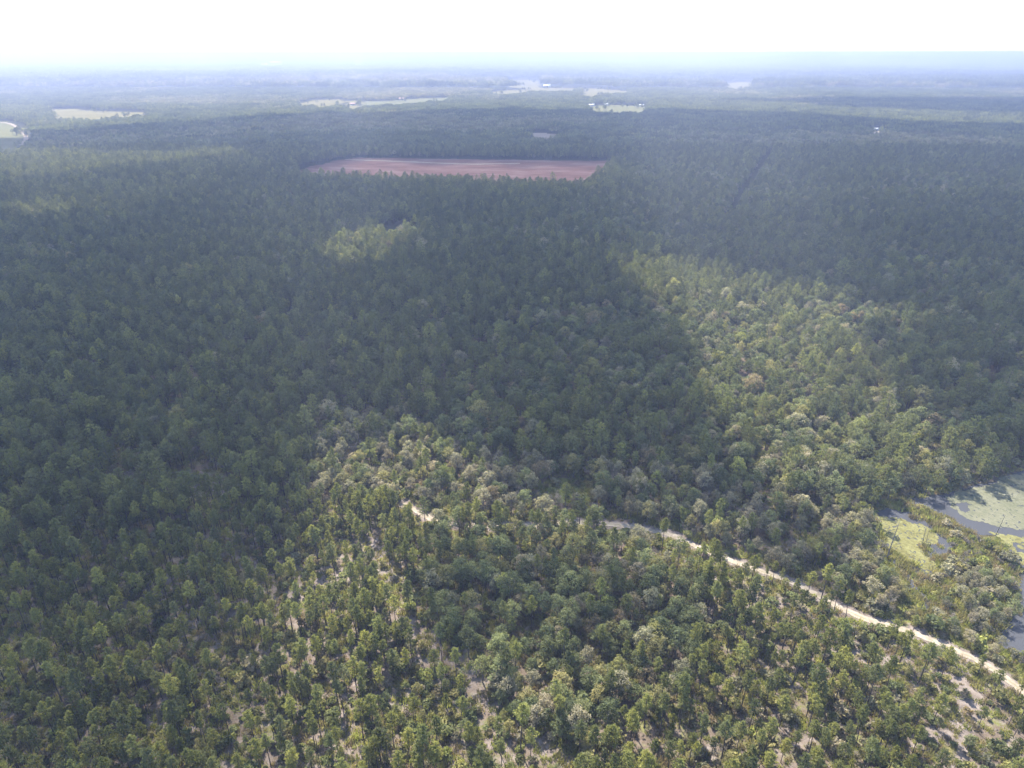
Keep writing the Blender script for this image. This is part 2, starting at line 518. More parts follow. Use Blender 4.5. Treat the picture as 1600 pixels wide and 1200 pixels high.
def dirt(name, stops, scale):
    m, nt, out = mat(name)
    b = N(nt, 'ShaderNodeBsdfDiffuse')
    pos = N(nt, 'ShaderNodeNewGeometry').outputs['Position']
    mp = N(nt, 'ShaderNodeMapping'); mp.inputs['Scale'].default_value = (0.35, 1.0, 1.0); mp.inputs['Rotation'].default_value = (0, 0, 0.25)
    nt.links.new(pos, mp.inputs[0])
    c = ramp(nt, stops, noise_n(nt, scale, 7, mp.outputs[0], 0.72))
    nt.links.new(c, b.inputs[0]); nt.links.new(b.outputs[0], out.inputs[0])
    return m


M['red'] = dirt('red_clay', [(0.25, (0.07, 0.05, 0.042)), (0.42, (0.15, 0.080, 0.062)), (0.52, (0.20, 0.110, 0.088)), (0.62, (0.26, 0.185, 0.155)), (0.74, (0.12, 0.11, 0.075))], 0.05)
M['straw'] = dirt('dry_pasture', [(0.25, (0.13, 0.12, 0.045)), (0.6, (0.20, 0.175, 0.07)), (0.85, (0.27, 0.22, 0.11))], 0.02)
M['green'] = dirt('green_pasture', [(0.25, (0.12, 0.125, 0.055)), (0.6, (0.175, 0.17, 0.08)), (0.85, (0.25, 0.22, 0.12))], 0.03)
M['sand'] = dirt('pale_sand', [(0.25, (0.26, 0.20, 0.15)), (0.6, (0.38, 0.32, 0.26)), (0.85, (0.48, 0.43, 0.37))], 0.05)


def field(name, poly, material, cell, z):
    lo, hi = poly.min(0) - cell, poly.max(0) + cell
    x, y = np.meshgrid(np.arange(lo[0], hi[0], cell), np.arange(lo[1], hi[1], cell))
    cx, cy_ = (x[:-1, :-1] + x[1:, 1:]) / 2, (y[:-1, :-1] + y[1:, 1:]) / 2
    wob = min(2.2 * cell, 14)
    keep = inside(cx + (fbm(cx, cy_, 5 * cell, 201) - 0.5) * 2 * wob, cy_ + (fbm(cx, cy_, 5 * cell, 207) - 0.5) * 2 * wob, poly)
    if not keep.any():
        return
    link(name, grid_mesh(name, x, y, ground_z(x, y) + z, material, keep=keep), kind='structure')


field('red_clay_field', RED, M['red'], 4, 0.15)
for k, p in FIELDS:
    field({'straw': 'dry_pasture_field', 'green': 'green_pasture_field', 'sand': 'sand_clearing'}[k], p, M[k], 14, 0.5)
RED_TRACK = np.array([ground(*p) for p in [(540, 249.5), (600, 251.8), (670, 254.5), (735, 257.3), (775, 256.5), (820, 255.6)]])
ribbon('red_field_track', RED_TRACK, 6.5, 0.4, M['sand'], step=6, n=5, wob=0.5)
ribbon('pasture_road', FIELD_ROAD, 6, 0.9, M['sand'], step=8, n=5, wob=0.3)

# ------------------------------------------------------------------ pond
m, nt, out = mat('pond_water')
b = N(nt, 'ShaderNodeBsdfPrincipled')
b.inputs['Base Color'].default_value = (0.065, 0.066, 0.072, 1)
b.inputs['Roughness'].default_value = 0.06
b.inputs['IOR'].default_value = 1.33
pos = N(nt, 'ShaderNodeNewGeometry').outputs['Position']
bp = N(nt, 'ShaderNodeBump'); bp.inputs['Strength'].default_value = 0.06; bp.inputs['Distance'].default_value = 0.05
nt.links.new(noise_n(nt, 1.6, 3, pos), bp.inputs['Height']); nt.links.new(bp.outputs[0], b.inputs['Normal'])
nt.links.new(b.outputs[0], out.inputs[0])
M['water'] = m


def water(name, poly, cell=1.0):
    lo, hi = poly.min(0) - 2, poly.max(0) + 2
    x, y = np.meshgrid(np.arange(lo[0], hi[0], cell), np.arange(lo[1], hi[1], cell))
    cx, cy_ = (x[:-1, :-1] + x[1:, 1:]) / 2, (y[:-1, :-1] + y[1:, 1:]) / 2
    wx, wy = (fbm(cx, cy_, 7, 3) - 0.5) * 3, (fbm(cx, cy_, 7, 8) - 0.5) * 3
    keep = inside(cx + wx, cy_ + wy, poly)
    link(name, grid_mesh(name, x, y, 0 * x + 0.06, M['water'], keep=keep), kind='structure')


water('pond_water', POND)
water('marsh_water', BAY)
cr = smooth_line(CREEK, 1)
ribbon('creek_water', CREEK, 2.4, 0.05, M['water'], step=1, n=4, wob=0.9)

def pad_mat(name, stops):
    m, nt, out = mat(name)
    b = N(nt, 'ShaderNodeBsdfPrincipled')
    pos = N(nt, 'ShaderNodeNewGeometry').outputs['Position']
    f = mixc(nt, 0.5, noise_n(nt, 0.16, 4, pos, 0.65), noise_n(nt, 1.1, 3, pos, 0.7))
    nt.links.new(ramp(nt, stops, f), b.inputs['Base Color'])
    b.inputs['Roughness'].default_value = 0.9
    b.inputs['Specular IOR Level'].default_value = 0.1
    nt.links.new(b.outputs[0], out.inputs[0])
    return m


M['pads'] = pad_mat('pond_pads', [(0.34, (0.095, 0.085, 0.032)), (0.46, (0.145, 0.135, 0.050)), (0.56, (0.195, 0.185, 0.075)), (0.68, (0.235, 0.215, 0.10))])
M['pads_grey'] = pad_mat('pond_pads_grey_green', [(0.34, (0.10, 0.105, 0.06)), (0.46, (0.13, 0.13, 0.08)), (0.58, (0.165, 0.16, 0.105)), (0.70, (0.195, 0.185, 0.13))])
MATS_PX = [(0, [(1480, 778), (1500, 768), (1545, 757), (1600, 740), (1700, 700), (1750, 780), (1700, 850), (1600, 828), (1560, 824), (1520, 812), (1490, 795)]),
           (0, [(1542, 832), (1600, 838), (1720, 870), (1700, 960), (1600, 882), (1590, 880), (1572, 858)]),
           (1, [(1372, 806), (1402, 808), (1440, 818), (1470, 840), (1468, 850), (1440, 850), (1445, 868), (1468, 884), (1450, 898), (1425, 880), (1395, 862), (1384, 850), (1378, 828)])]


def pads(name, px, material, label, dens, thresh, r0, r1):
    poly = poly_w(px)
    lo, hi = poly.min(0), poly.max(0)
    n = int((hi[0] - lo[0]) * (hi[1] - lo[1]) * dens)
    x, y = rng.uniform(lo[0], hi[0], n), rng.uniform(lo[1], hi[1], n)
    wx, wy = (fbm(x, y, 6, 13) - 0.5) * 4, (fbm(x, y, 6, 18) - 0.5) * 4
    k = inside(x + wx, y + wy, poly)
    f = fbm(x, y, 9, 21, 4)
    chan = np.abs(fbm(x, y, 16, 27, 3) - 0.5)
    k &= (f > thresh) & (chan > 0.012)
    x, y = x[k], y[k]
    n = len(x)
    rad = rng.uniform(r0, r1, n)
    S = 7
    t = np.arange(S) * 2 * math.pi / S
    ph = rng.uniform(0, 6.28, n)[:, None]
    rr_ = rad[:, None] * rng.uniform(0.8, 1.15, (n, S))
    vx = x[:, None] + rr_ * np.cos(t + ph); vy = y[:, None] + rr_ * np.sin(t + ph)
    vz = 0.075 + 0.04 * rng.random(n)[:, None] + 0.02 * rng.random((n, S))
    mb = MB()
    mb.add(np.stack([vx, vy, vz], -1).reshape(-1, 3), np.arange(n * S).reshape(n, S))
    link(name, mb.mesh(name, [material]), kind='stuff', label=label, category='pond plants')


pads('pond_lily_pads', MATS_PX[0][1], M['pads_grey'], 'grey green mat of floating pads over the open pond', 5.5, 0.24, 0.25, 0.62)
pads('pond_lily_pads', MATS_PX[1][1], M['pads'], 'yellow green mat of floating pads along the pond bank', 5.5, 0.20, 0.25, 0.62)
pads('pond_lily_pads', MATS_PX[2][1], M['pads'], 'bright yellow green floating pads in the small marsh bay', 6.5, 0.31, 0.2, 0.5)


# ------------------------------------------------------------------ plant builders (one plant each, base at the origin)
def pine(r, h, detail=1.0, crown_from=0.48, wide=1.0):
    """tall bare trunk, tufted ovoid crown; returns trunk MB and crown MB"""
    tr, cr = MB(), MB()
    lean = r.normal(size=2) * 0.012 * h
    zs = np.linspace(0, h, 7)
    px = lean[0] * (zs / h) ** 2 + 0.05 * r.normal(size=7) * (zs / h); py = lean[1] * (zs / h) ** 2 + 0.05 * r.normal(size=7) * (zs / h)
    P = np.stack([px, py, zs], 1); P[0, 2] = -0.3
    tr.tube(P, 0.0125 * h * (1 - 0.88 * zs / h) + 0.01, 6)
    cb = crown_from * h
    nl = int(34 * max(detail, 0.5))
    tuft_p, tuft_o = [], []
    for i in range(nl):
        f = (i + r.random()) / nl
        z = cb + (h - cb) * f * 0.97
        prof = (0.50 + 1.05 * f) if f < 0.33 else 0.85 * (1 - ((f - 0.33) / 0.67) ** 1.7) + 0.10
        L = 0.140 * h * wide * prof * r.uniform(0.7, 1.2)
        a = i * 2.39996 + r.normal() * 0.35
        up = 0.05 + 0.55 * f + r.normal() * 0.12
        d = np.array([math.cos(a), math.sin(a), up])
        o = np.array([np.interp(z, zs, px), np.interp(z, zs, py), z])
        e = o + d * L
        if detail >= 0.9:
            tr.tube([o, o + d * L * 0.55 + (0, 0, -0.05 * L), e], [0.03, 0.02, 0.01], 3, cap=False)
        nt_ = max(2, int(6 * detail * (0.5 + 0.6 * prof)))
        for s in np.linspace(0.42, 1.0, nt_):
            q = o + d * L * s + r.normal(size=3) * 0.13 * L * np.array([1, 1, 0.7])
            tuft_p.append(q); tuft_o.append(d * 0.6 + np.array([0, 0, 0.55]))
    tuft_p.append(P[-1] + (0, 0, 0.1)); tuft_o.append(np.array([0, 0, 1.0]))
    tp, to = np.array(tuft_p), np.array(tuft_o)
    nb = 7 if detail >= 0.9 else 4
    k = 1.0 if detail >= 0.9 else 1.7
    p = np.repeat(tp, nb, 0) + r.normal(size=(len(tp) * nb, 3)) * 0.12
    d = np.repeat(to, nb, 0) + r.normal(size=(len(tp) * nb, 3)) * 0.75
    cr.blades(p, d, 0.52 * k, 0.12 * k, 0, r)
    return tr, cr


def hardwood(r, h, detail=1.0, spread=0.30, low=0.22):
    tr, cr = MB(), MB()
    ht = h * 0.55
    tr.tube([(0, 0, -0.3), (0.05 * r.normal(), 0.05 * r.normal(), ht * 0.5), (0.2 * r.normal(), 0.2 * r.normal(), ht)], [0.022 * h, 0.016 * h, 0.010 * h], 6)
    cz = h * (low + 1) / 2; rz = h * (1 - low) / 2; rx = h * spread
    nb = int(30 * (0.6 + 0.4 * detail))
    for i in range(nb):
        u = (i + 0.5) / nb
        zc = 1 - 1.75 * u
        a = i * 2.39996 + r.normal() * 0.6
        if r.random() < 0.12:
            continue
        rad = math.sqrt(max(0.02, 1 - zc * zc)) * r.uniform(0.35, 1.05)
        c = np.array([rad * rx * math.cos(a), rad * rx * math.sin(a), cz + rz * zc * r.uniform(0.6, 0.95)])
        if detail >= 0.9 and i % 2 == 0:
            st = np.array([0, 0, min(ht, max(0.25 * h, c[2] - 0.25 * h))])
            tr.tube([st, (st + c) / 2 + (0, 0, -0.3), c], [0.006 * h, 0.004 * h, 0.002 * h], 3, cap=False)
        br = rx * r.uniform(0.20, 0.44)
        n = int(50 * detail)
        g = r.normal(size=(n, 3)); g /= np.linalg.norm(g, axis=1)[:, None]
        g[:, 2] = np.where(g[:, 2] < -0.35, -g[:, 2], g[:, 2])
        pts = c + g * br * r.uniform(0.55, 1.1, (n, 1)) * np.array([1.05, 1.05, 0.85])
        cr.leaves(pts, g + np.array([0, 0, 0.35]), 0.26 if detail >= 0.9 else 0.5, 0, r, 0.6)
    return tr, cr


def bare(r, h, twigs=1.0):
    """grey leafless tree: forked limbs and a haze of fine twigs"""
    tr, cr = MB(), MB()
    tips = []

    def grow(p, d, L, rad, lev):
        mid = p + d * L * 0.5 + r.normal(size=3) * 0.04 * L
        e = p + d * L + r.normal(size=3) * 0.06 * L
        tr.tube([p, mid, e], [rad, rad * 0.8, rad * 0.55], 4 if lev else 5, cap=False)
        tips.append((mid, d)); tips.append((e, d))
        if lev >= 3:
            return
        for k in range(3 if lev else 5):
            dd = d * 0.75 + r.normal(size=3) * 0.5; dd[2] = abs(dd[2]) * 0.8 + 0.18
            dd /= np.linalg.norm(dd)
            grow(mid + (e - mid) * r.random() if k else e, dd, L * r.uniform(0.5, 0.72), rad * 0.5, lev + 1)

    grow(np.array([0, 0, -0.2]), np.array([0.03 * r.normal(), 0.03 * r.normal(), 1.0]), h * 0.42, 0.013 * h, 0)
    tp = np.array([t[0] for t in tips if t[0][2] > 0.35 * h]); td = np.array([t[1] for t in tips if t[0][2] > 0.35 * h])
    n = int(9 * twigs)
    p = np.repeat(tp, n, 0) + r.normal(size=(len(tp) * n, 3)) * 0.10
    d = np.repeat(td, n, 0) + r.normal(size=(len(tp) * n, 3)) * 0.8
    cr.blades(p, d, 0.085 * h, 0.035, 0, r)
    return tr, cr


def snag(r, h):
    """dead broken pine trunk with a few stub branches"""
    tr, cr = MB(), MB()
    zs = np.linspace(0, h, 6); ln = 0.05 * h * r.normal(size=2)
    P = np.stack([ln[0] * zs / h, ln[1] * zs / h, zs], 1); P[0, 2] = -0.3
    tr.tube(P, 0.016 * h * (1 - 0.7 * zs / h), 6)
    for i in range(9):
        z = h * r.uniform(0.55, 0.97); a = r.uniform(0, 6.28); L = h * r.uniform(0.05, 0.13)
        o = np.array([ln[0] * z / h, ln[1] * z / h, z])
        cr.tube([o, o + np.array([math.cos(a), math.sin(a), 0.35]) * L], [0.05, 0.015], 4)
    return tr, cr


def shrub(r, h, n=210):
    st, cr = MB(), MB()
    for i in range(5):
        a = r.uniform(0, 6.28); e = np.array([math.cos(a) * 0.35 * h, math.sin(a) * 0.35 * h, h * 0.75])
        st.tube([(0, 0, -0.1), e * 0.5 + (0, 0, 0.05), e], [0.04, 0.03, 0.012], 3, cap=False)
    for i in range(7):
        a = i * 2.4 + r.normal() * 0.3; f = r.uniform(0.15, 0.62)
        c = np.array([math.cos(a) * f * h * 0.8, math.sin(a) * f * h * 0.8, h * r.uniform(0.35, 0.72)])
        m_ = n // 7
        g = r.normal(size=(m_, 3)); g /= np.linalg.norm(g, axis=1)[:, None]; g[:, 2] = np.abs(g[:, 2]) * 0.9 - 0.15
        cr.leaves(c + g * h * 0.34 * r.uniform(0.5, 1.1, (m_, 1)), g, 0.11 * h + 0.06, 0, r, 0.6)
    return st, cr


def tuft(r, h, n=46):
    g = MB()
    p = r.normal(size=(n, 3)) * np.array([0.35, 0.35, 0]) * h * 1.2
    d = r.normal(size=(n, 3)) * np.array([0.45, 0.45, 0.1]) + np.array([0, 0, 1.0])
    g.blades(p, d, h, 0.07 * h + 0.02, 0, r)
    return g


def R_(k):
    return np.random.default_rng(k)


# ------------------------------------------------------------------ kinds: meshes shared by all plants of a kind
KIND = {}   # key -> list of (trunk mesh, crown mesh, trunk material, crown material, trunk MB, crown MB, height)


def add_kind(key, builders, bark, leaf):
    lst = []
    for tr, cr, h in builders:
        lst.append(dict(trunk=tr.mesh(key + '_trunk', [bark]), crown=cr.mesh(key + '_crown', [leaf]), tr=tr, cr=cr, bark=bark, leaf=leaf, h=h))
    KIND[key] = lst


pines = []
for i in range(9):
    h = [15, 16, 14, 15.5, 13, 16.5, 14.5, 12, 17][i]
    pines.append((*pine(R_(100 + i), h, 1.0, [0.56, 0.60, 0.50, 0.58, 0.46, 0.63, 0.54, 0.42, 0.66][i], [1.0, 0.85, 1.1, 0.95, 1.15, 0.9, 0.8, 1.0, 0.8][i]), h))
for c in ('yellow', 'mid', 'dark'):
    add_kind('pine_' + c, pines, M['bark_pine'], M['pine_' + c])
fat = []
for i in range(4):
    h = [16, 17, 15, 18][i]
    fat.append((*pine(R_(140 + i), h, 1.25, 0.40, [1.75, 1.6, 1.9, 1.55][i]), h))
add_kind('bigpine_mid', fat, M['bark_pine'], M['pine_mid'])
add_kind('bigpine_dark', fat, M['bark_pine'], M['pine_dark'])
hw = []
for i in range(5):
    h = [11, 12.5, 10, 13, 11.5][i]
    hw.append((*hardwood(R_(200 + i), h, 1.0, [0.32, 0.28, 0.36, 0.27, 0.33][i], [0.2, 0.25, 0.15, 0.3, 0.2][i]), h))
for c in ('dark', 'mid', 'olive', 'grey', 'bright', 'rust'):
    add_kind('hardwood_' + c, hw, M['bark_grey'], M['leaf_' + c])
add_kind('bare', [(*bare(R_(300 + i), [10, 9, 11.5][i]), [10, 9, 11.5][i]) for i in range(3)], M['bark_grey'], M['twigs'])
add_kind('snag', [(*snag(R_(330 + i), [12, 10][i]), [12, 10][i]) for i in range(2)], M['bark_pale'], M['bark_pale'])
sh = [(*shrub(R_(400 + i), [1.6, 2.2, 1.3, 2.8][i]), [1.6, 2.2, 1.3, 2.8][i]) for i in range(4)]
for c in ('mid', 'olive', 'dark', 'rust', 'bright', 'grey'):
    add_kind('shrub_' + c, sh, M['bark_grey'], M['leaf_' + c])
add_kind('brush', [(*bare(R_(450 + i), 2.6, 0.8), 2.6) for i in range(3)], M['bark_grey'], M['twigs'])

# ------------------------------------------------------------------ where the plants stand


def jitter_grid(x0, x1, y0, y1, cell, j=0.45):
    x, y = np.meshgrid(np.arange(x0, x1, cell), np.arange(y0, y1, cell))
    x = x + ((np.arange(x.shape[0]) % 2) * cell / 2)[:, None]
    x = x.ravel() + rng.uniform(-j, j, x.size) * cell
    y = y.ravel() + rng.uniform(-j, j, y.size) * cell
    return x, y


def in_view(x, y, z=14.0, mx=90, my=70):
    u0, v0, d0 = project(x, y, 0 * x)
    u1, v1, d1 = project(x, y, 0 * x + z)
    ok = (np.maximum(u0, u1) > -mx) & (np.minimum(u0, u1) < 1600 + mx) & (v1 < 1200 + my) & (d0 > 20)
    return ok


def blocked(x, y, pad=0.0):
    b = dist_line(x, y, TRACK) < 2.6 + pad
    b |= inside(x, y, POND) | inside(x, y, BAY)
    b |= dist_line(x, y, CREEK) < 2.5
    for p in CLEAR:
        b |= inside(x, y, p)
    for p in LOW_ONLY:
        b |= inside(x, y, p)
    b |= inside(x, y, RED)
    for _, p in FIELDS:
        b |= inside(x, y, p)
    b |= dist_line(x, y, BREAK) < 4.6
    return b


ZT_L = [(-400, 900), (0, 880), (200, 830), (430, 780), (480, 792), (600, 790), (650, 830), (660, 930), (700, 1000), (760, 1080), (880, 1190), (940, 1400), (-400, 1400)]
ZT_R = [(940, 1400), (880, 1190), (960, 1150), (1060, 1090), (1110, 1010), (1090, 920), (1040, 845), (1100, 868), (1200, 900), (1350, 975), (1500, 1025), (1640, 1110), (1800, 1200), (1800, 1400)]
ZH = [(650, 830), (700, 828), (900, 826), (1040, 845), (1090, 920), (1110, 1010), (1060, 1090), (960, 1150), (880, 1190), (760, 1080), (700, 1000), (660, 930)]
ZS = [(480, 792), (490, 700), (500, 655), (640, 655), (830, 735), (1000, 735), (1150, 780), (1370, 800), (1390, 900), (1430, 985), (1350, 960), (1100, 860), (960, 815), (820, 815), (650, 800)]
ZM = [(1365, 795), (1420, 776), (1530, 832), (1600, 890), (1800, 1000), (1800, 1190), (1600, 1075), (1500, 1015), (1430, 985), (1390, 900)]
ZOPEN = [(1100, 880), (1400, 985), (1640, 1110), (1700, 1300), (1420, 1300), (1380, 1060), (1250, 1010), (1150, 960)]

TS = 0.58   # size of the woods
plants = []   # rows: key index, x, y, scale


def put(key, x, y, s):
    plants.append((np.full(len(x), key, object), x, y, s))


# --- near trees (to about 330 m)
x, y = jitter_grid(-330, 330, 60, 330, 2.1)
u, v, d = project(x, y, 0 * x)
ok = in_view(x, y) & ~blocked(x, y)
x, y, u, v = x[ok], y[ok], u[ok], v[ok]
rnd = rng.random(len(x)); r2 = rng.random(len(x)); r3 = rng.random(len(x))
clump = fbm(x, y, 16, 40)
mixn = fbm(x, y, 34, 44)
tl, tr_, hz, sz, mz = (inside(u, v, z) for z in (ZT_L, ZT_R, ZH, ZS, ZM))
mz |= (inside(x, y, MARSH) & ~sz)
op = inside(u, v, ZOPEN)
lane = np.minimum.reduce([dist_line(x, y, L_) for L_ in (LANE_A, LANE_B)])
rest = ~(tl | tr_ | hz | sz | mz | ((u > 1440) & (v > 815)))
sc_ = TS * rng.normal(0.98, 0.17, len(x)).clip(0.55, 1.4)
key = np.full(len(x), '', object)
tint = np.where(r2 < 0.42, 'yellow', np.where(r2 < 0.8, 'mid', 'dark')).astype(object)
dens = np.where(clump > 0.5, 0.50, 0.30)
k = tl & (rnd < dens) & (lane > 2.0)
key[k] = 'pine_' + tint[k]
k = tl & (rnd > 0.94); key[k] = np.where(r2[k] < 0.4, 'hardwood_mid', np.where(r2[k] < 0.7, 'hardwood_dark', 'hardwood_olive')); sc_[k] *= 0.55
k = tr_ & (rnd < np.where(op, 0.15, np.where(clump > 0.5, 0.52, 0.34))) & (lane > 2.5)
key[k] = 'pine_' + tint[k]
k = tr_ & (rnd > 0.95); key[k] = np.where(r2[k] < 0.5, 'hardwood_mid', 'hardwood_olive'); sc_[k] *= 0.5
k = hz & (rnd < 0.40)
hk = np.select([r2 < 0.30, r2 < 0.62, r2 < 0.78, r2 < 0.88, r2 < 0.91, r2 < 0.96], ['hardwood_dark', 'hardwood_mid', 'hardwood_olive', 'hardwood_grey', 'hardwood_rust', 'bare'], 'hardwood_bright').astype(object)
key[k] = hk[k]
k = hz & (rnd > 0.72) & ((mixn > 0.5) | (r3 < 0.25)); key[k] = 'pine_' + tint[k]
k = sz & (rnd < 0.44)
sk = np.select([r2 < 0.10, r2 < 0.24, r2 < 0.34, r2 < 0.72, r2 < 0.94, r2 < 0.96], ['hardwood_dark', 'hardwood_mid', 'hardwood_olive', 'hardwood_grey', 'bare', 'hardwood_rust'], 'hardwood_bright').astype(object)
key[k] = sk[k]; sc_[k] *= np.where(mixn[k] > 0.5, 1.0, 0.85)
k = sz & (rnd > 0.93); key[k] = 'pine_mid'; sc_[k] *= 1.05
pen = inside(u, v, [(1490, 895), (1530, 888), (1575, 915), (1592, 945), (1575, 985), (1540, 1010), (1490, 1010), (1500, 960)])
k = mz & (rnd < np.where(pen, 0.42, np.where(v > 905, 0.10, 0.0))); key[k] = np.select([r2 < 0.25, r2 < 0.45, r2 < 0.7], ['hardwood_dark', 'hardwood_mid', 'hardwood_olive'], 'hardwood_grey')[k]; sc_[k] *= np.where(pen[k], 0.62, 0.5)
k = mz & (rnd > 0.90) & (v > 870); key[k] = 'bare'; sc_[k] *= 0.65
# deep woods behind
pinewood = np.clip((950 - u) / 500, 0, 1) * 0.6 + (mixn - 0.5) * 1.4 + 0.32
k = rest & (rnd < 0.42)
pk = np.where(r2 < 0.5, 'bigpine_mid', 'bigpine_dark')
pk = np.where((r2 > 0.4) & (r2 < 0.5), 'pine_yellow', pk)
hk2 = np.select([r2 < 0.34, r2 < 0.64, r2 < 0.78, r2 < 0.91, r2 < 0.95, r2 < 0.975], ['hardwood_dark', 'hardwood_mid', 'hardwood_olive', 'hardwood_grey', 'bare', 'hardwood_rust'], 'hardwood_bright').astype(object)
key[k] = np.where(r3 < pinewood, pk, hk2)[k]
sc_[rest] *= 1.10
k = key != ''
near = dict(key=key[k], x=x[k], y=y[k], s=sc_[k])

# --- middle distance, single trees
x, y = jitter_grid(-860, 860, 330, 960, 3.15)
ok = (y >= 330) & in_view(x, y, 10) & ~blocked(x, y)
x, y = x[ok], y[ok]
u, v, d = project(x, y, 0 * x)
rnd = rng.random(len(x)); r2 = rng.random(len(x)); r3 = rng.random(len(x))
mixn = fbm(x, y, 90, 61)
ok = rnd < 0.93
pinewood = np.where(u < 950, 0.80, 0.58) + (mixn - 0.5) * 1.9
pk = np.select([r2 < 0.46, r2 < 0.9], ['bigpine_mid', 'bigpine_dark'], 'pine_yellow')
hk2 = np.select([r2 < 0.36, r2 < 0.66, r2 < 0.78, r2 < 0.92, r2 < 0.95, r2 < 0.97], ['hardwood_dark', 'hardwood_mid', 'hardwood_olive', 'hardwood_grey', 'bare', 'hardwood_rust'], 'hardwood_bright').astype(object)
key = np.where(r3 < pinewood, pk, hk2)
s = TS * 1.04 * rng.normal(0.98, 0.19, len(x)).clip(0.5, 1.5) * (0.92 + 0.25 * fbm(x, y, 120, 70))
mid = dict(key=key[ok], x=x[ok], y=y[ok], s=s[ok])

# --- low growth on the near ground
x, y = jitter_grid(-200, 230, 62, 250, 1.7, 0.5)
u, v, d = project(x, y, 0 * x)
ok = in_view(x, y, 2) & ~(inside(x, y, POND) | inside(x, y, BAY) | (dist_line(x, y, TRACK) < 2.0) | (dist_line(x, y, CREEK) < 1.6))
ok &= ~(inside(x, y, CLEAR[2]) | (inside(x, y, CLEAR[0]) & (rng.random(len(x)) < 0.8)))
x, y, u, v = x[ok], y[ok], u[ok], v[ok]
rnd = rng.random(len(x)); r2 = rng.random(len(x))
tl, tr_, mz = inside(u, v, ZT_L), inside(u, v, ZT_R), inside(u, v, ZM)
lane = np.minimum.reduce([dist_line(x, y, L_) for L_ in (LANE_A, LANE_B)])
pr = np.select([mz, tl, tr_], [0.52, 0.62, 0.62], 0.40) * np.where(fbm(x, y, 11, 80) > 0.48, 1.25, 0.6) * np.where(lane < 2.4, 0.15, 1)
k = rnd < pr
key = np.select([r2 < 0.22, r2 < 0.44, r2 < 0.56, r2 < 0.64, r2 < 0.78, r2 < 0.84], ['shrub_mid', 'shrub_olive', 'shrub_dark', 'shrub_rust', 'shrub_grey', 'shrub_bright'], 'brush')
mk = np.select([r2 < 0.32, r2 < 0.50, r2 < 0.72, r2 < 0.80], ['shrub_olive', 'shrub_bright', 'shrub_grey', 'shrub_mid'], 'brush')
key = np.where(mz & (fbm(x, y, 14, 83) < 0.58), mk, key).astype(object)
low = dict(key=key[k], x=x[k], y=y[k], s=(rng.normal(0.62, 0.24, len(x)).clip(0.28, 1.4) * np.where(mz, 1.1, 1.0))[k])

# ------------------------------------------------------------------ individuals: the largest in view of each kind are things of their own
TREE_NAME = {'pine': 'pine_tree', 'bigpine': 'pine_tree', 'hardwood': 'broadleaf_tree', 'bare': 'bare_tree', 'shrub': 'shrub', 'brush': 'bare_shrub'}
TINT = {'yellow': 'yellow-green', 'mid': 'green', 'dark': 'dark green', 'olive': 'olive', 'grey': 'grey-green', 'bright': 'bright green', 'rust': 'rusty brown'}
CAT = {'pine_tree': 'pine', 'broadleaf_tree': 'broadleaf tree', 'bare_tree': 'bare tree', 'shrub': 'shrub', 'bare_shrub': 'bare shrub'}


def place_phrase(u, v, x, y):
    def at(z):
        return bool(inside(np.array([u]), np.array([v]), z)[0])
    dt = float(dist_line(np.array([x]), np.array([y]), TRACK)[0])
    side = 'far left' if u < 250 else 'left' if u < 550 else 'mid-left' if u < 800 else 'mid-right' if u < 1050 else 'right' if u < 1350 else 'far right'
    if dt < 6 and v < 1085:
        return 'beside the %s sandy track' % ('tree-hidden' if u < 950 else 'upper' if u < 1150 else 'middle' if u < 1350 else 'lower')
    if at(ZM):
        return 'on the marshy bank by the pond' if v > 900 else 'by the marsh bay'
    if at(ZH):
        return '%s %s of the central leafy block' % ('front' if v > 1040 else 'mid' if v > 930 else 'rear', 'left' if u < 880 else 'right')
    if at(ZS):
        return 'in swamp woods beyond the track, %s' % side
    if v > 1150:
        return 'on the bottom edge, %s' % side
    row = 'low' if v > 1070 else 'midway' if v > 980 else 'high'
    if at(ZT_L) or at(ZT_R):
        return '%s in the %s, %s' % (row, 'thinned pine stand' if u < 900 else 'sandy pine stand', side)
    return 'in the deep woods, %s' % side


ORD = ['first', 'second', 'third', 'fourth', 'fifth', 'sixth', 'seventh', 'eighth', 'ninth', 'tenth', 'eleventh', 'twelfth', 'thirteenth', 'fourteenth', 'fifteenth', 'sixteenth',
       'seventeenth', 'eighteenth', 'nineteenth', 'twentieth']


def take(src, names, count):
    """indices of the plants of these kinds that show largest in the photograph"""
    nm = np.array([TREE_NAME[k.split('_')[0]] for k in src['key']], object)
    u, v, d = project(src['x'], src['y'], 0 * src['x'])
    _, v1, _ = project(src['x'], src['y'], 0 * src['x'] + np.where(np.isin(nm, ['shrub', 'bare_shrub']), 1.5, 14.0) * src['s'])
    vis = (u > -8) & (u < 1608) & (v1 < 1192)
    size = src['s'] / d
    res = []
    for n in names:
        i = np.where((nm == n) & vis)[0]
        i = i[np.argsort(-size[i])][:count[n]]
        res += list(i)
    return np.array(res, int), nm, u, v


root_proto = {}


def individual(name, key, vi, x, y, s, rz, label, cat, group):
    p = KIND[key][vi]
    root = bpy.data.objects.new(name, None)
    root.empty_display_size = 0.5
    COL.objects.link(root)
    root.location = (x, y, 0); root.rotation_euler = (0, 0, rz); root.scale = (s, s, s)
    root['label'] = label; root['category'] = cat; root['group'] = group
    for part in (('trunk', 'crown') if 'shrub' not in name else ('stem', 'foliage')):
        src = root_proto.get((key, vi, part))
        if src is None:
            c = bpy.data.objects.new(part, p['trunk' if part in ('trunk', 'stem') else 'crown'])
            root_proto[(key, vi, part)] = c
        else:
            c = src.copy()
        COL.objects.link(c); c.parent = root


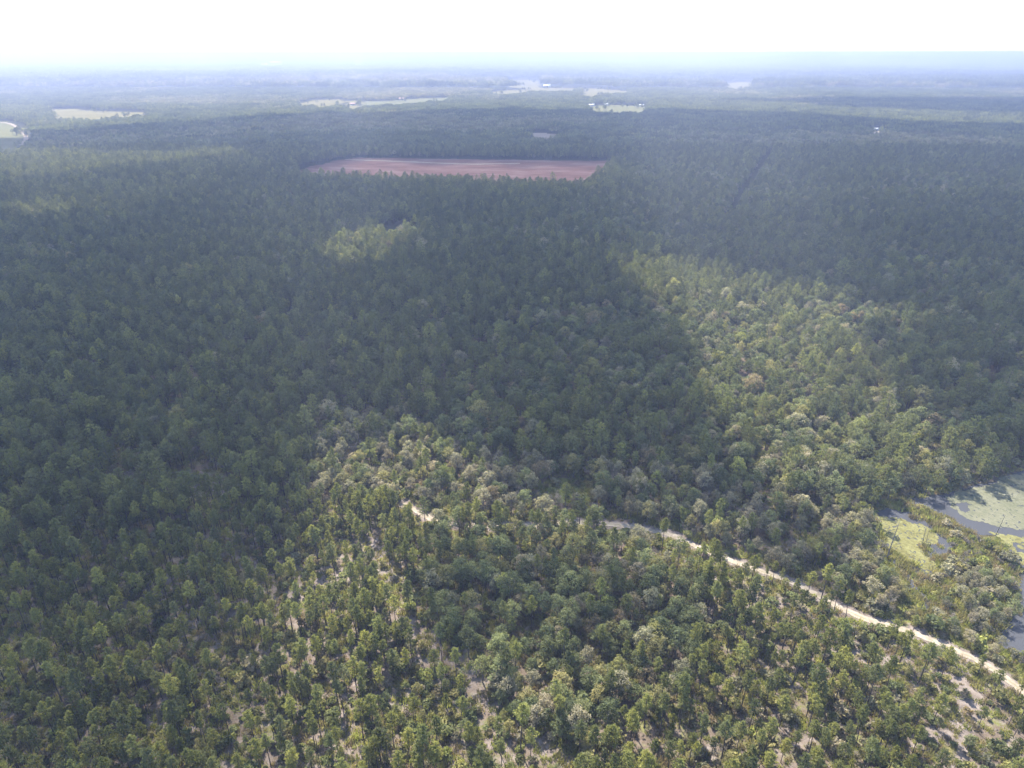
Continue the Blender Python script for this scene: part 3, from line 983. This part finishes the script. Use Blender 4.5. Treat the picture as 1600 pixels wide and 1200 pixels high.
def make_individuals(src, names, count, groups):
    idx, nm, u, v = take(src, names, count)
    hs = src['s']
    rows = []
    for i in idx:
        key = src['key'][i]
        vi = int(rng.integers(len(KIND[key])))
        base, _, t = key.partition('_')
        h = KIND[key][vi]['h'] * hs[i]
        big = {'pine_tree': (7.9, 9.3), 'broadleaf_tree': (5.7, 7.2), 'bare_tree': (4.6, 6.1), 'shrub': (1.3, 2.0), 'bare_shrub': (1.7, 2.4)}[nm[i]]
        size = 'small' if h < big[0] else 'tall' if h > big[1] else 'middling'
        word = {'pine_tree': '%s pine' % TINT.get(t, 'green'), 'broadleaf_tree': '%s round-crowned tree' % TINT.get(t, 'green'), 'bare_tree': 'grey leafless tree',
                'shrub': '%s shrub' % TINT.get(t, 'green'), 'bare_shrub': 'grey twiggy bush'}[nm[i]]
        if 'shrub' in nm[i]:
            size = {'tall': 'big', 'small': 'low', 'middling': 'knee-high' if False else 'mid-sized'}[size]
        crown = ''
        if base == 'pine':
            crown = ' with %s crown' % ('long' if vi in (2, 4, 7) else 'short' if vi in (1, 5, 8) else 'plump')
        rows.append((i, key, vi, size + ' ' + word + crown + ' ' + place_phrase(u[i], v[i], src['x'][i], src['y'][i]), u[i], v[i], h))
    by = {}
    for r in rows:
        by.setdefault(r[3], []).append(r)
    for lab, L in by.items():
        # where a few look alike, tell them apart by their order from the left
        L.sort(key=lambda r: r[4])
        for q, r in enumerate(L):
            i = r[0]
            label = lab if len(L) == 1 else '%s, %s from left' % (lab.replace(' with ', ' ').replace(' crown ', '-crowned ').replace('short-crowned', 'short-crowned').replace(', left of middle', ' left of middle').replace('round-crowned tree', 'tree'), ORD[q] if q < 20 else '%dth' % (q + 1))
            individual(nm[i], r[1], r[2], src['x'][i], src['y'][i], hs[i], float(rng.uniform(0, 6.28)), label, CAT[nm[i]], groups[nm[i]])
    keep = np.ones(len(src['key']), bool); keep[idx] = False
    return {k: a[keep] for k, a in src.items()}


near = make_individuals(near, ['pine_tree', 'broadleaf_tree', 'bare_tree'], {'pine_tree': 300, 'broadleaf_tree': 300, 'bare_tree': 60},
                        {'pine_tree': 'slender pines of the thinned stands', 'broadleaf_tree': 'round-crowned trees of the near woods', 'bare_tree': 'grey leafless trees of the near woods'})
low = make_individuals(low, ['shrub', 'bare_shrub'], {'shrub': 220, 'bare_shrub': 80}, {'shrub': 'shrubs under the near pines', 'bare_shrub': 'twiggy bushes under the near pines'})

# dead trunks standing in the marsh and by the pond
for n_, (px, py, hpx, lab) in enumerate([(1385, 873, 62, 'tall dead trunk at the edge of the marsh bay, nearest the track'), (1441, 850, 34, 'thin dead trunk standing amid the yellow-green pads'),
                                         (1447, 847, 26, 'shorter dead trunk just behind another amid the pads'), (1555, 838, 40, 'dead trunk on the bank between the two mats of pads')]):
    gx_, gy_ = ground(px, py)
    hh = hpx / 6.6 / 0.80
    individual('dead_trunk', 'snag', n_ % 2, gx_, gy_, hh / KIND['snag'][n_ % 2]['h'], 1.3 * n_, lab, 'dead tree', 'dead trunks by the pond')
for o in list(COL.objects):
    if o.parent is not None and o.parent.name.startswith('dead_trunk') and o.name.startswith('crown'):
        o.name = 'branch_stubs'

# ------------------------------------------------------------------ the rest of the woods: masses of plants spread over points
proto_col = {}


def instancer(name, src, label, category, zfun=None):
    keys = sorted(set(src['key']))
    col = bpy.data.collections.new(name + '_kinds')
    start, cnt = {}, {}
    n = 0
    for k in keys:
        start[k] = n; cnt[k] = len(KIND[k])
        for p in KIND[k]:
            if 'joined' not in p:
                mb = MB()
                off = 0
                for part, mi in ((p['tr'], 0), (p['cr'], 1)):
                    mb.v += part.v
                    mb.f += [tuple(i + off for i in f) for f in part.f]
                    mb.m += [mi] * len(part.f)
                    off += part.n
                mb.n = off
                p['joined'] = mb.mesh(k, [p['bark'], p['leaf']])
            o = bpy.data.objects.new('%s_%04d' % (name, n), p['joined'])
            col.objects.link(o); n += 1
    x, y, s = src['x'], src['y'], src['s']
    m_ = len(x)
    idx = np.array([start[k] for k in src['key']]) + (rng.random(m_) * np.array([cnt[k] for k in src['key']])).astype(int)
    me = bpy.data.meshes.new(name)
    me.vertices.add(m_)
    z = ground_z(x, y) if zfun is None else zfun(x, y)
    me.vertices.foreach_set('co', np.stack([x, y, z], 1).astype(np.float32).ravel())
    a = me.attributes.new('pick', 'INT', 'POINT'); a.data.foreach_set('value', idx.astype(np.int32))
    a = me.attributes.new('size', 'FLOAT_VECTOR', 'POINT')
    a.data.foreach_set('vector', np.stack([s * rng.uniform(0.76, 1.18, m_), s * rng.uniform(0.76, 1.18, m_), s * rng.uniform(0.88, 1.14, m_)], 1).astype(np.float32).ravel())
    a = me.attributes.new('turn', 'FLOAT_VECTOR', 'POINT')
    a.data.foreach_set('vector', np.stack([rng.normal(0, 0.03, m_), rng.normal(0, 0.03, m_), rng.uniform(0, 6.283, m_)], 1).astype(np.float32).ravel())
    o = link(name, me, kind='stuff', label=label, category=category)
    ng = bpy.data.node_groups.new(name, 'GeometryNodeTree')
    ng.interface.new_socket('Geometry', in_out='INPUT', socket_type='NodeSocketGeometry')
    ng.interface.new_socket('Geometry', in_out='OUTPUT', socket_type='NodeSocketGeometry')
    gi, go = ng.nodes.new('NodeGroupInput'), ng.nodes.new('NodeGroupOutput')
    ci = ng.nodes.new('GeometryNodeCollectionInfo')
    ci.inputs['Collection'].default_value = col
    ci.inputs['Separate Children'].default_value = True
    ci.inputs['Reset Children'].default_value = True
    iop = ng.nodes.new('GeometryNodeInstanceOnPoints')
    iop.inputs['Pick Instance'].default_value = True

    def attr(nm, typ):
        q = ng.nodes.new('GeometryNodeInputNamedAttribute'); q.data_type = typ
        q.inputs['Name'].default_value = nm
        return q.outputs[0]
    ng.links.new(gi.outputs[0], iop.inputs['Points'])
    ng.links.new(ci.outputs[0], iop.inputs['Instance'])
    ng.links.new(attr('pick', 'INT'), iop.inputs['Instance Index'])
    ng.links.new(attr('turn', 'FLOAT_VECTOR'), iop.inputs['Rotation'])
    ng.links.new(attr('size', 'FLOAT_VECTOR'), iop.inputs['Scale'])
    ng.links.new(iop.outputs[0], go.inputs[0])
    md = o.modifiers.new('spread', 'NODES')
    md.node_group = ng
    return o


def both(a, b):
    return {k: np.concatenate([a[k], b[k]]) for k in a}


def sub(src, test):
    k = np.array([test(q) for q in src['key']], bool)
    return {n: a[k] for n, a in src.items()}


woods = both(near, mid)
instancer('pine_woods', sub(woods, lambda q: 'pine' in q), 'dark green pine woods stretching away behind the near trees', 'woods')
instancer('broadleaf_woods', sub(woods, lambda q: 'pine' not in q), 'mottled green and grey broadleaf woods behind the near trees', 'woods')
instancer('undergrowth', low, 'low shrubs and twiggy brush spread over the forest floor', 'undergrowth')

# grass tufts along the track, the marsh and the clearings
for c, leaf in (('green', M['leaf_bright']), ('straw', M['leaf_olive']), ('brown', M['leaf_rust'])):
    KIND['grass_' + c] = []
    for i in range(3):
        t_ = tuft(R_(500 + i), 0.8)
        KIND['grass_' + c].append(dict(tr=MB(), cr=t_, bark=leaf, leaf=leaf, h=0.8))
x, y = jitter_grid(-190, 230, 62, 235, 1.05, 0.5)
u, v, d = project(x, y, 0 * x)
mzw = inside(x, y, MARSH) | inside(u, v, ZM)
bay = inside(x, y, BAY)
dt = dist_line(x, y, TRACK)
lush = np.select([bay, mzw, (dt > 1.9) & (dt < 7)], [np.where(inside(x, y, poly_w(MATS_PX[2][1])), 0.03, 0.9) * (fbm(x, y, 9, 21, 4) < 0.62), 0.8, 0.65], 0.30 + 0.35 * (fbm(x, y, 9, 95) > 0.5))
ok = in_view(x, y, 1, 20, 20) & ~inside(x, y, POND) & (dt > 1.8) & (dist_line(x, y, CREEK) > 0.6) & (rng.random(len(x)) < lush)
x, y = x[ok], y[ok]
r2 = rng.random(len(x)) * 0.6 + 0.4 * fbm(x, y, 10, 99)
instancer('grass', dict(key=np.select([r2 < 0.42, r2 < 0.66], ['grass_green', 'grass_straw'], 'grass_brown').astype(object), x=x, y=y, s=rng.uniform(0.6, 1.5, len(x)) * np.where(inside(x, y, MARSH), 1.35, 1.0)), 'rough green and straw coloured grass along track and marsh', 'grass')

# far woods: patches of many small trees
FAR = {}
for t_, cs in {'p': ('pine_mid', 'pine_dark', 'leaf_dark', 'pine_yellow'), 'h': ('leaf_mid', 'leaf_grey', 'leaf_dark', 'leaf_olive'), 'd': ('leaf_dark', 'pine_dark', 'pine_mid', 'leaf_dark'), 'o': ('leaf_olive', 'leaf_grey', 'leaf_mid', 'leaf_rust')}.items():
    lst = []
    for i in range(4):
        r = R_(700 + i + 10 * ord(t_))
        mb = MB()
        for j in range(26):
            cx_, cy_ = r.uniform(-13, 13, 2)
            h = r.uniform(10, 17)
            w = r.uniform(1.7, 2.6) if t_ in 'p' else r.uniform(2.2, 3.6)
            n = 52
            g = r.normal(size=(n, 3)); g /= np.linalg.norm(g, axis=1)[:, None]
            g[:, 2] = np.where(g[:, 2] < -0.3, -g[:, 2], g[:, 2])
            cc = np.array([cx_, cy_, h * 0.68])
            mb.leaves(cc + g * np.array([w, w, h * 0.32]) * r.uniform(0.6, 1.05, (n, 1)), g + np.array([0, 0, 0.3]), 0.75, int(r.choice(4, p=(0.42, 0.3, 0.18, 0.10))), r, 0.55)
        lst.append(dict(tr=MB(), cr=mb, mats=[M[q] for q in cs]))
    FAR['far_' + t_] = lst
for k, lst in FAR.items():
    for p in lst:
        p['joined'] = p['cr'].mesh(k, list(p['mats']))
    KIND[k] = lst


def far_band(y0, y1, cell, name, label, scale):
    x, y = jitter_grid(-y1 * 0.86, y1 * 0.86, y0, y1, cell, 0.3)
    ok = (np.abs(x) < y * 0.80 + 60) & (y >= y0)
    x, y = x[ok], y[ok]
    pad = blocked(x, y)
    for _, p in FIELDS:
        for ox, oy in ((9, 0), (-9, 0), (0, 7), (0, -9)):
            pad |= inside(x + ox * scale, y + oy * scale, p)
    for ox, oy in ((10, 0), (-10, 0), (0, 10), (0, -10)):
        pad |= inside(x + ox, y + oy, RED)
    pad |= dist_line(x, y, FIELD_ROAD) < 14
    pad |= dist_line(x, y, BREAK) < 12
    x, y = x[~pad], y[~pad]
    f = fbm(x, y, 330 * scale, 120) + rng.normal(0, 0.06, len(x))
    g = fbm(x, y, 500 * scale, 130)
    key = np.select([f < 0.40, f < 0.54, f < 0.62], ['far_d', 'far_p', 'far_h'], 'far_o').astype(object)
    key = np.where((g < 0.42), 'far_p', key)
    s = scale * rng.uniform(0.9, 1.15, len(x)) * np.where(f < 0.40, 1.1, 1.0) * 0.66
    return instancer(name, dict(key=key, x=x, y=y, s=s), label, 'woods')


far_band(960, 2600, 14, 'far_woods', 'hazy blue-green woods beyond the red clay field', 1.0)
far_band(2600, 9000, 46, 'horizon_woods', 'pale hazy woods reaching to the horizon', 2.4)

far_band(9000, 22000, 95, 'skyline_woods', 'palest band of woods right under the horizon', 4.6)

# single trees and hedge lines standing in and round the far fields
hx, hy = [], []
for kf, p in FIELDS:
    if kf == 'sand':
        continue
    for _ in range(7):
        i_ = int(rng.integers(len(p))); q0, q1 = p[i_], p[(i_ + 1) % len(p)]
        t0 = rng.random(); c_ = p.mean(0)
        base = q0 + (q1 - q0) * t0
        base = base + (c_ - base) * rng.uniform(0.04, 0.55)
        n_ = int(rng.integers(1, 7))
        dr = (q1 - q0) / (np.linalg.norm(q1 - q0) + 1e-6)
        for k_ in range(n_):
            hx.append(base[0] + dr[0] * 9 * k_ + rng.normal() * 3); hy.append(base[1] + dr[1] * 9 * k_ + rng.normal() * 3)
hx, hy = np.array(hx), np.array(hy)
instancer('hedgerow_trees', dict(key=rng.choice(['hardwood_dark', 'hardwood_mid'], len(hx)).astype(object), x=hx, y=hy, s=rng.uniform(0.5, 1.1, len(hx))), 'dark scattered hedge trees in the far pale fields', 'trees')


# ------------------------------------------------------------------ farm buildings far away
def house(name, px, py, w, dpt, h, rz, wallc, roofc, label):
    w, dpt, h = w * 0.62, dpt * 0.62, h * 0.66
    x, y = ground(px, py)
    z = float(ground_z(np.array(x), np.array(y)))
    root = link(name, None, loc=(x, y, z + 0.4), label=label, category='building', group='far farm buildings')
    root.rotation_euler = (0, 0, rz)
    rh = 0.28 * dpt
    wl = MB()
    a, b_ = w / 2, dpt / 2
    wl.add([(-a, -b_, -2), (a, -b_, -2), (a, b_, -2), (-a, b_, -2), (-a, -b_, h), (a, -b_, h), (a, b_, h), (-a, b_, h), (-a, 0, h + rh), (a, 0, h + rh)],
           [(0, 1, 5, 4), (1, 2, 6, 9, 5), (2, 3, 7, 6), (3, 0, 4, 8, 7)])
    link('wall', wl.mesh('wall', [wallc]), root)
    rf = MB()
    o, t = 0.6, 0.25
    sl = rh / b_
    for sgn in (-1, 1):
        y1 = sgn * (b_ + o); z1 = h - o * sl
        vs = [(-a - o, y1, z1 + 0.05), (a + o, y1, z1 + 0.05), (a + o, 0, h + rh + 0.05), (-a - o, 0, h + rh + 0.05)]
        vs += [(p[0], p[1], p[2] + t) for p in vs]
        rf.add(vs, [(0, 1, 2, 3), (4, 5, 6, 7), (0, 1, 5, 4), (1, 2, 6, 5), (2, 3, 7, 6), (3, 0, 4, 7)])
    link('roof', rf.mesh('roof', [roofc]), root)
    dm = MB()
    dm.add([(-1.2, -b_ - 0.05, 0), (1.2, -b_ - 0.05, 0), (1.2, -b_ - 0.05, 2.6), (-1.2, -b_ - 0.05, 2.6)], [(0, 1, 2, 3)])
    link('door', dm.mesh('door', [M['dark_wood']]), root)
    for sx in (-0.3, 0.3):
        wm = MB()
        wm.add([(sx * w - 0.8, -b_ - 0.04, 1.0), (sx * w + 0.8, -b_ - 0.04, 1.0), (sx * w + 0.8, -b_ - 0.04, 2.3), (sx * w - 0.8, -b_ - 0.04, 2.3)], [(0, 1, 2, 3)])
        link('window', wm.mesh('window', [M['glass']]), root)


M['white'] = plain('white_boards', (0.72, 0.71, 0.68), (0.82, 0.81, 0.79), 1)
M['metal'] = plain('pale_metal_roof', (0.62, 0.63, 0.64), (0.74, 0.75, 0.76), 1, 0.45)
M['red_roof'] = plain('rusty_roof', (0.34, 0.16, 0.11), (0.45, 0.24, 0.17), 1, 0.7)
M['dark_wood'] = plain('dark_wood', (0.05, 0.04, 0.03), (0.08, 0.06, 0.05), 1)
M['glass'] = plain('window_glass', (0.03, 0.035, 0.04), (0.05, 0.055, 0.06), 1, 0.1)
house('farmhouse', 552, 164, 24, 12, 5, 0.1, M['white'], M['red_roof'], 'rusty-roofed white farmhouse in the pale field left of centre')
house('barn', 629, 156, 30, 12, 6, -0.1, M['white'], M['red_roof'], 'long red-roofed barn at the right end of that pale field')
house('farmhouse', 924, 167, 20, 11, 5, 0.2, M['white'], M['metal'], 'white farmhouse at the left end of the small green pasture')
house('farmhouse', 948, 165.8, 16, 10, 5, -0.2, M['white'], M['metal'], 'white house behind the middle of the small green pasture')
house('shed', 1002, 167.3, 18, 9, 4, 0.1, M['white'], M['metal'], 'pale metal shed at the right end of the small green pasture')
house('barn', 855, 137, 46, 22, 9, 0.0, M['white'], M['metal'], 'wide pale metal barn between the far straw fields')
house('barn', 864, 162.5, 30, 12, 7, 0.05, M['white'], M['red_roof'], 'pinkish roofed barn among trees below the far straw fields')
house('farmhouse', 1180, 129, 34, 22, 12, 0.0, M['white'], M['metal'], 'white house beside the tan field right of centre')
house('warehouse', 432, 102.5, 170, 80, 34, 0.0, M['white'], M['metal'], 'largest white building, far off under the horizon')
house('warehouse', 414, 104.5, 90, 50, 26, 0.0, M['white'], M['metal'], 'smaller white building left of the largest one under the horizon')
house('warehouse', 584, 124, 40, 24, 16, 0.0, M['white'], M['metal'], 'white building alone in the hazy woods above the pale field')
house('shed', 1368, 205, 9, 9, 5, 0.3, M['white'], M['metal'], 'bright metal-roofed shed in a tiny gap of the right woods')

# ------------------------------------------------------------------ clouds that shade the woods (high above the frame)
LIT_PX = [
    [(486, 668), (520, 652), (645, 650), (730, 690), (835, 742), (880, 752), (1000, 742), (1090, 760), (1110, 735), (1130, 690), (1112, 640), (1092, 560), (1062, 485), (985, 430), (950, 405), (1000, 396),
     (1080, 405), (1160, 438), (1260, 448), (1330, 468), (1430, 480), (1425, 500), (1330, 500), (1350, 560), (1400, 620), (1470, 690), (1600, 716), (2000, 700), (2200, 1500), (330, 1500), (330, 1180), (400, 1090),
     (480, 1020), (440, 930), (420, 860), (470, 800), (500, 740)],
    [(500, 385), (535, 366), (585, 350), (650, 348), (655, 358), (610, 378), (592, 408), (530, 410)],
    [(-300, 238), (60, 236), (240, 242), (330, 232), (400, 236), (300, 252), (180, 262), (60, 275), (-300, 280)],
    [(1360, 200), (1370, 194), (1380, 200), (1376, 211), (1362, 210)],
    [(20, 322), (60, 316), (105, 318), (100, 328), (50, 334)],
    [(-900, 218), (100, 205), (300, 190), (450, 178), (800, 172), (1000, 172), (1140, 176), (1260, 178), (1400, 188), (1700, 200), (2400, 215), (2400, 196), (1700, 184), (1400, 172), (1200, 162), (1120, 158), (2400, 140),
     (2400, 60), (-900, 60)],
]
SHADE_PX = [[(622, 796), (700, 828), (800, 830), (900, 830), (1000, 846), (1100, 876), (1120, 935), (1030, 930), (920, 912), (800, 900), (735, 900), (706, 930), (690, 990), (632, 975), (628, 890), (600, 835)],
            [(1120, 690), (1160, 715), (1230, 760), (1290, 800), (1270, 838), (1190, 836), (1110, 790), (1090, 750)]]
THIN_PX = [([(-500, 960), (0, 950), (250, 900), (430, 850), (520, 1000), (400, 1100), (340, 1500), (-500, 1500)], 0.45),
           ([(-500, 230), (300, 225), (420, 250), (200, 330), (-500, 360)], 0.65),
           ([(1000, 330), (1600, 300), (1600, 210), (1000, 230)], 0.8),
           ([(440, 278), (500, 250), (560, 240), (700, 238), (960, 244), (975, 262), (950, 290), (800, 292), (600, 286)], 0.5)]
CB = 850.0
off = np.array([to_sun.x, to_sun.y]) / to_sun.z
CELL = 7.0
ZC = 7.5
x, y = np.meshgrid(np.arange(-1500, 1500, CELL), np.arange(-60, 2150, CELL))
u, v, d = project(x, y, 0 * x + ZC)
v = np.where(y < 10, 3000, v)
wu = (fbm(x, y, 60, 150, 4) - 0.5) * 14; wv = (fbm(x, y, 60, 160, 4) - 0.5) * 8
lit = np.zeros(x.shape, bool)
for p in LIT_PX:
    lit |= inside(u + wu, v + wv, p)
for p in SHADE_PX:
    lit &= ~inside(u + wu * 0.5, v + wv * 0.5, p)
lit |= y < -40
cover = ~lit
cover[[0, -1], :] = False; cover[:, [0, -1]] = False
# distance inwards from the edge, in cells (repeated erosion)
depth = np.zeros(x.shape); cur = cover.copy()
for k in range(14):
    depth += cur
    e = cur.copy()
    e[1:] &= cur[:-1]; e[:-1] &= cur[1:]; e[:, 1:] &= cur[:, :-1]; e[:, :-1] &= cur[:, 1:]
    cur = e
depth = depth * CELL
H_ = CB - ZC
cxw, cyw = x + off[0] * H_, y + off[1] * H_
bil = 0.55 + 0.9 * np.abs(fbm(cxw, cyw, 120, 170, 4) - 0.5) * 2 + 0.3 * fbm(cxw, cyw, 40, 176)
top = CB + np.sqrt(np.maximum(depth, 0)) * 6.2 * bil
thick = 0.70 * np.clip(depth / 13, 0.35, 1) * (0.86 + 0.28 * fbm(x, y, 90, 190, 3))
for p, f_ in THIN_PX:
    thick = np.where(inside(u + wu * 2, v + wv * 3, p), thick * f_, thick)
for _ in range(1):
    thick[1:-1, 1:-1] = (thick[:-2, 1:-1] + thick[2:, 1:-1] + thick[1:-1, :-2] + thick[1:-1, 2:] + thick[1:-1, 1:-1]) / 5
bot = CB - np.minimum(depth, 30) * 0.10 * fbm(cxw, cyw, 80, 180)
m, nt, out = mat('cloud')
d_ = N(nt, 'ShaderNodeBsdfDiffuse'); d_.inputs[0].default_value = (0.9, 0.9, 0.9, 1)
t_ = N(nt, 'ShaderNodeBsdfTransparent'); t_.inputs[0].default_value = (1, 1, 1, 1)
mx = N(nt, 'ShaderNodeMixShader'); nt.links.new(N(nt, 'ShaderNodeAttribute', attribute_name='thick').outputs['Fac'], mx.inputs[0])
nt.links.new(t_.outputs[0], mx.inputs[1]); nt.links.new(d_.outputs[0], mx.inputs[2]); nt.links.new(mx.outputs[0], out.inputs[0])
M['cloud'] = m
# label connected banks
cell_on = cover[:-1, :-1] & cover[1:, 1:] & cover[:-1, 1:] & cover[1:, :-1]
lab = np.zeros(cell_on.shape, int); nlab = 0
for sy, sx in zip(*np.where(cell_on)):
    if lab[sy, sx]:
        continue
    nlab += 1
    st = [(sy, sx)]; lab[sy, sx] = nlab
    while st:
        a, b_ = st.pop()
        for da, db in ((1, 0), (-1, 0), (0, 1), (0, -1)):
            e, f = a + da, b_ + db
            if 0 <= e < lab.shape[0] and 0 <= f < lab.shape[1] and cell_on[e, f] and not lab[e, f]:
                lab[e, f] = nlab; st.append((e, f))
for L_ in range(1, nlab + 1):
    keep = lab == L_
    if keep.sum() < 12:
        continue
    iy, ix = np.where(keep)
    idx = np.arange(x.size).reshape(x.shape)
    q = np.stack([idx[iy, ix], idx[iy, ix + 1], idx[iy + 1, ix + 1], idx[iy + 1, ix]], -1)
    used = np.unique(q); mp = np.full(x.size, -1); mp[used] = np.arange(len(used)); q = mp[q]; nu = len(used)
    # border edges close the side between base and top
    ed = {}
    for f in q.tolist():
        for a, b_ in ((f[0], f[1]), (f[1], f[2]), (f[2], f[3]), (f[3], f[0])):
            if (b_, a) in ed:
                del ed[(b_, a)]
            else:
                ed[(a, b_)] = 1
    side = np.array([(a + nu, b_ + nu, b_, a) for a, b_ in ed], int)
    V = np.concatenate([np.stack([cxw.ravel()[used], cyw.ravel()[used], top.ravel()[used]], 1), np.stack([cxw.ravel()[used], cyw.ravel()[used], bot.ravel()[used] - 1.0], 1)])
    Q = np.concatenate([q, q[:, ::-1] + nu, side])
    me = bpy.data.meshes.new('cloud')
    me.vertices.add(len(V)); me.vertices.foreach_set('co', V.astype(np.float32).ravel())
    me.loops.add(Q.size); me.loops.foreach_set('vertex_index', Q.astype(np.int32).ravel())
    me.polygons.add(len(Q)); me.polygons.foreach_set('loop_start', np.arange(0, Q.size, 4, dtype=np.int32))
    me.update(calc_edges=True); me.materials.append(M['cloud'])
    at_ = me.attributes.new('thick', 'FLOAT', 'POINT')
    at_.data.foreach_set('value', np.tile(thick.ravel()[used], 2).astype(np.float32))
    link('cloud', me, kind='structure')

# ------------------------------------------------------------------ haze
hz_ = MB()
S_, z0, z1 = 47000, -40.0, 128.0
hz_.add([(-S_, -S_, z0), (S_, -S_, z0), (S_, S_, z0), (-S_, S_, z0), (-S_, -S_, z1), (S_, -S_, z1), (S_, S_, z1), (-S_, S_, z1)],
        [(0, 3, 2, 1), (4, 5, 6, 7), (0, 1, 5, 4), (1, 2, 6, 5), (2, 3, 7, 6), (3, 0, 4, 7)])
m, nt, out = mat('haze_air')
pv = N(nt, 'ShaderNodeVolumePrincipled')
pv.inputs['Color'].default_value = (0.525, 0.59, 0.87, 1)
pv.inputs['Density'].default_value = 0.00034
pv.inputs['Anisotropy'].default_value = 0.2
nt.links.new(pv.outputs[0], out.inputs['Volume'])
m.cycles.volume_sampling = 'DISTANCE'
m.cycles.homogeneous_volume = True
link('haze', hz_.mesh('haze', [m]), kind='stuff', label='thin blue haze over the whole landscape', category='haze')
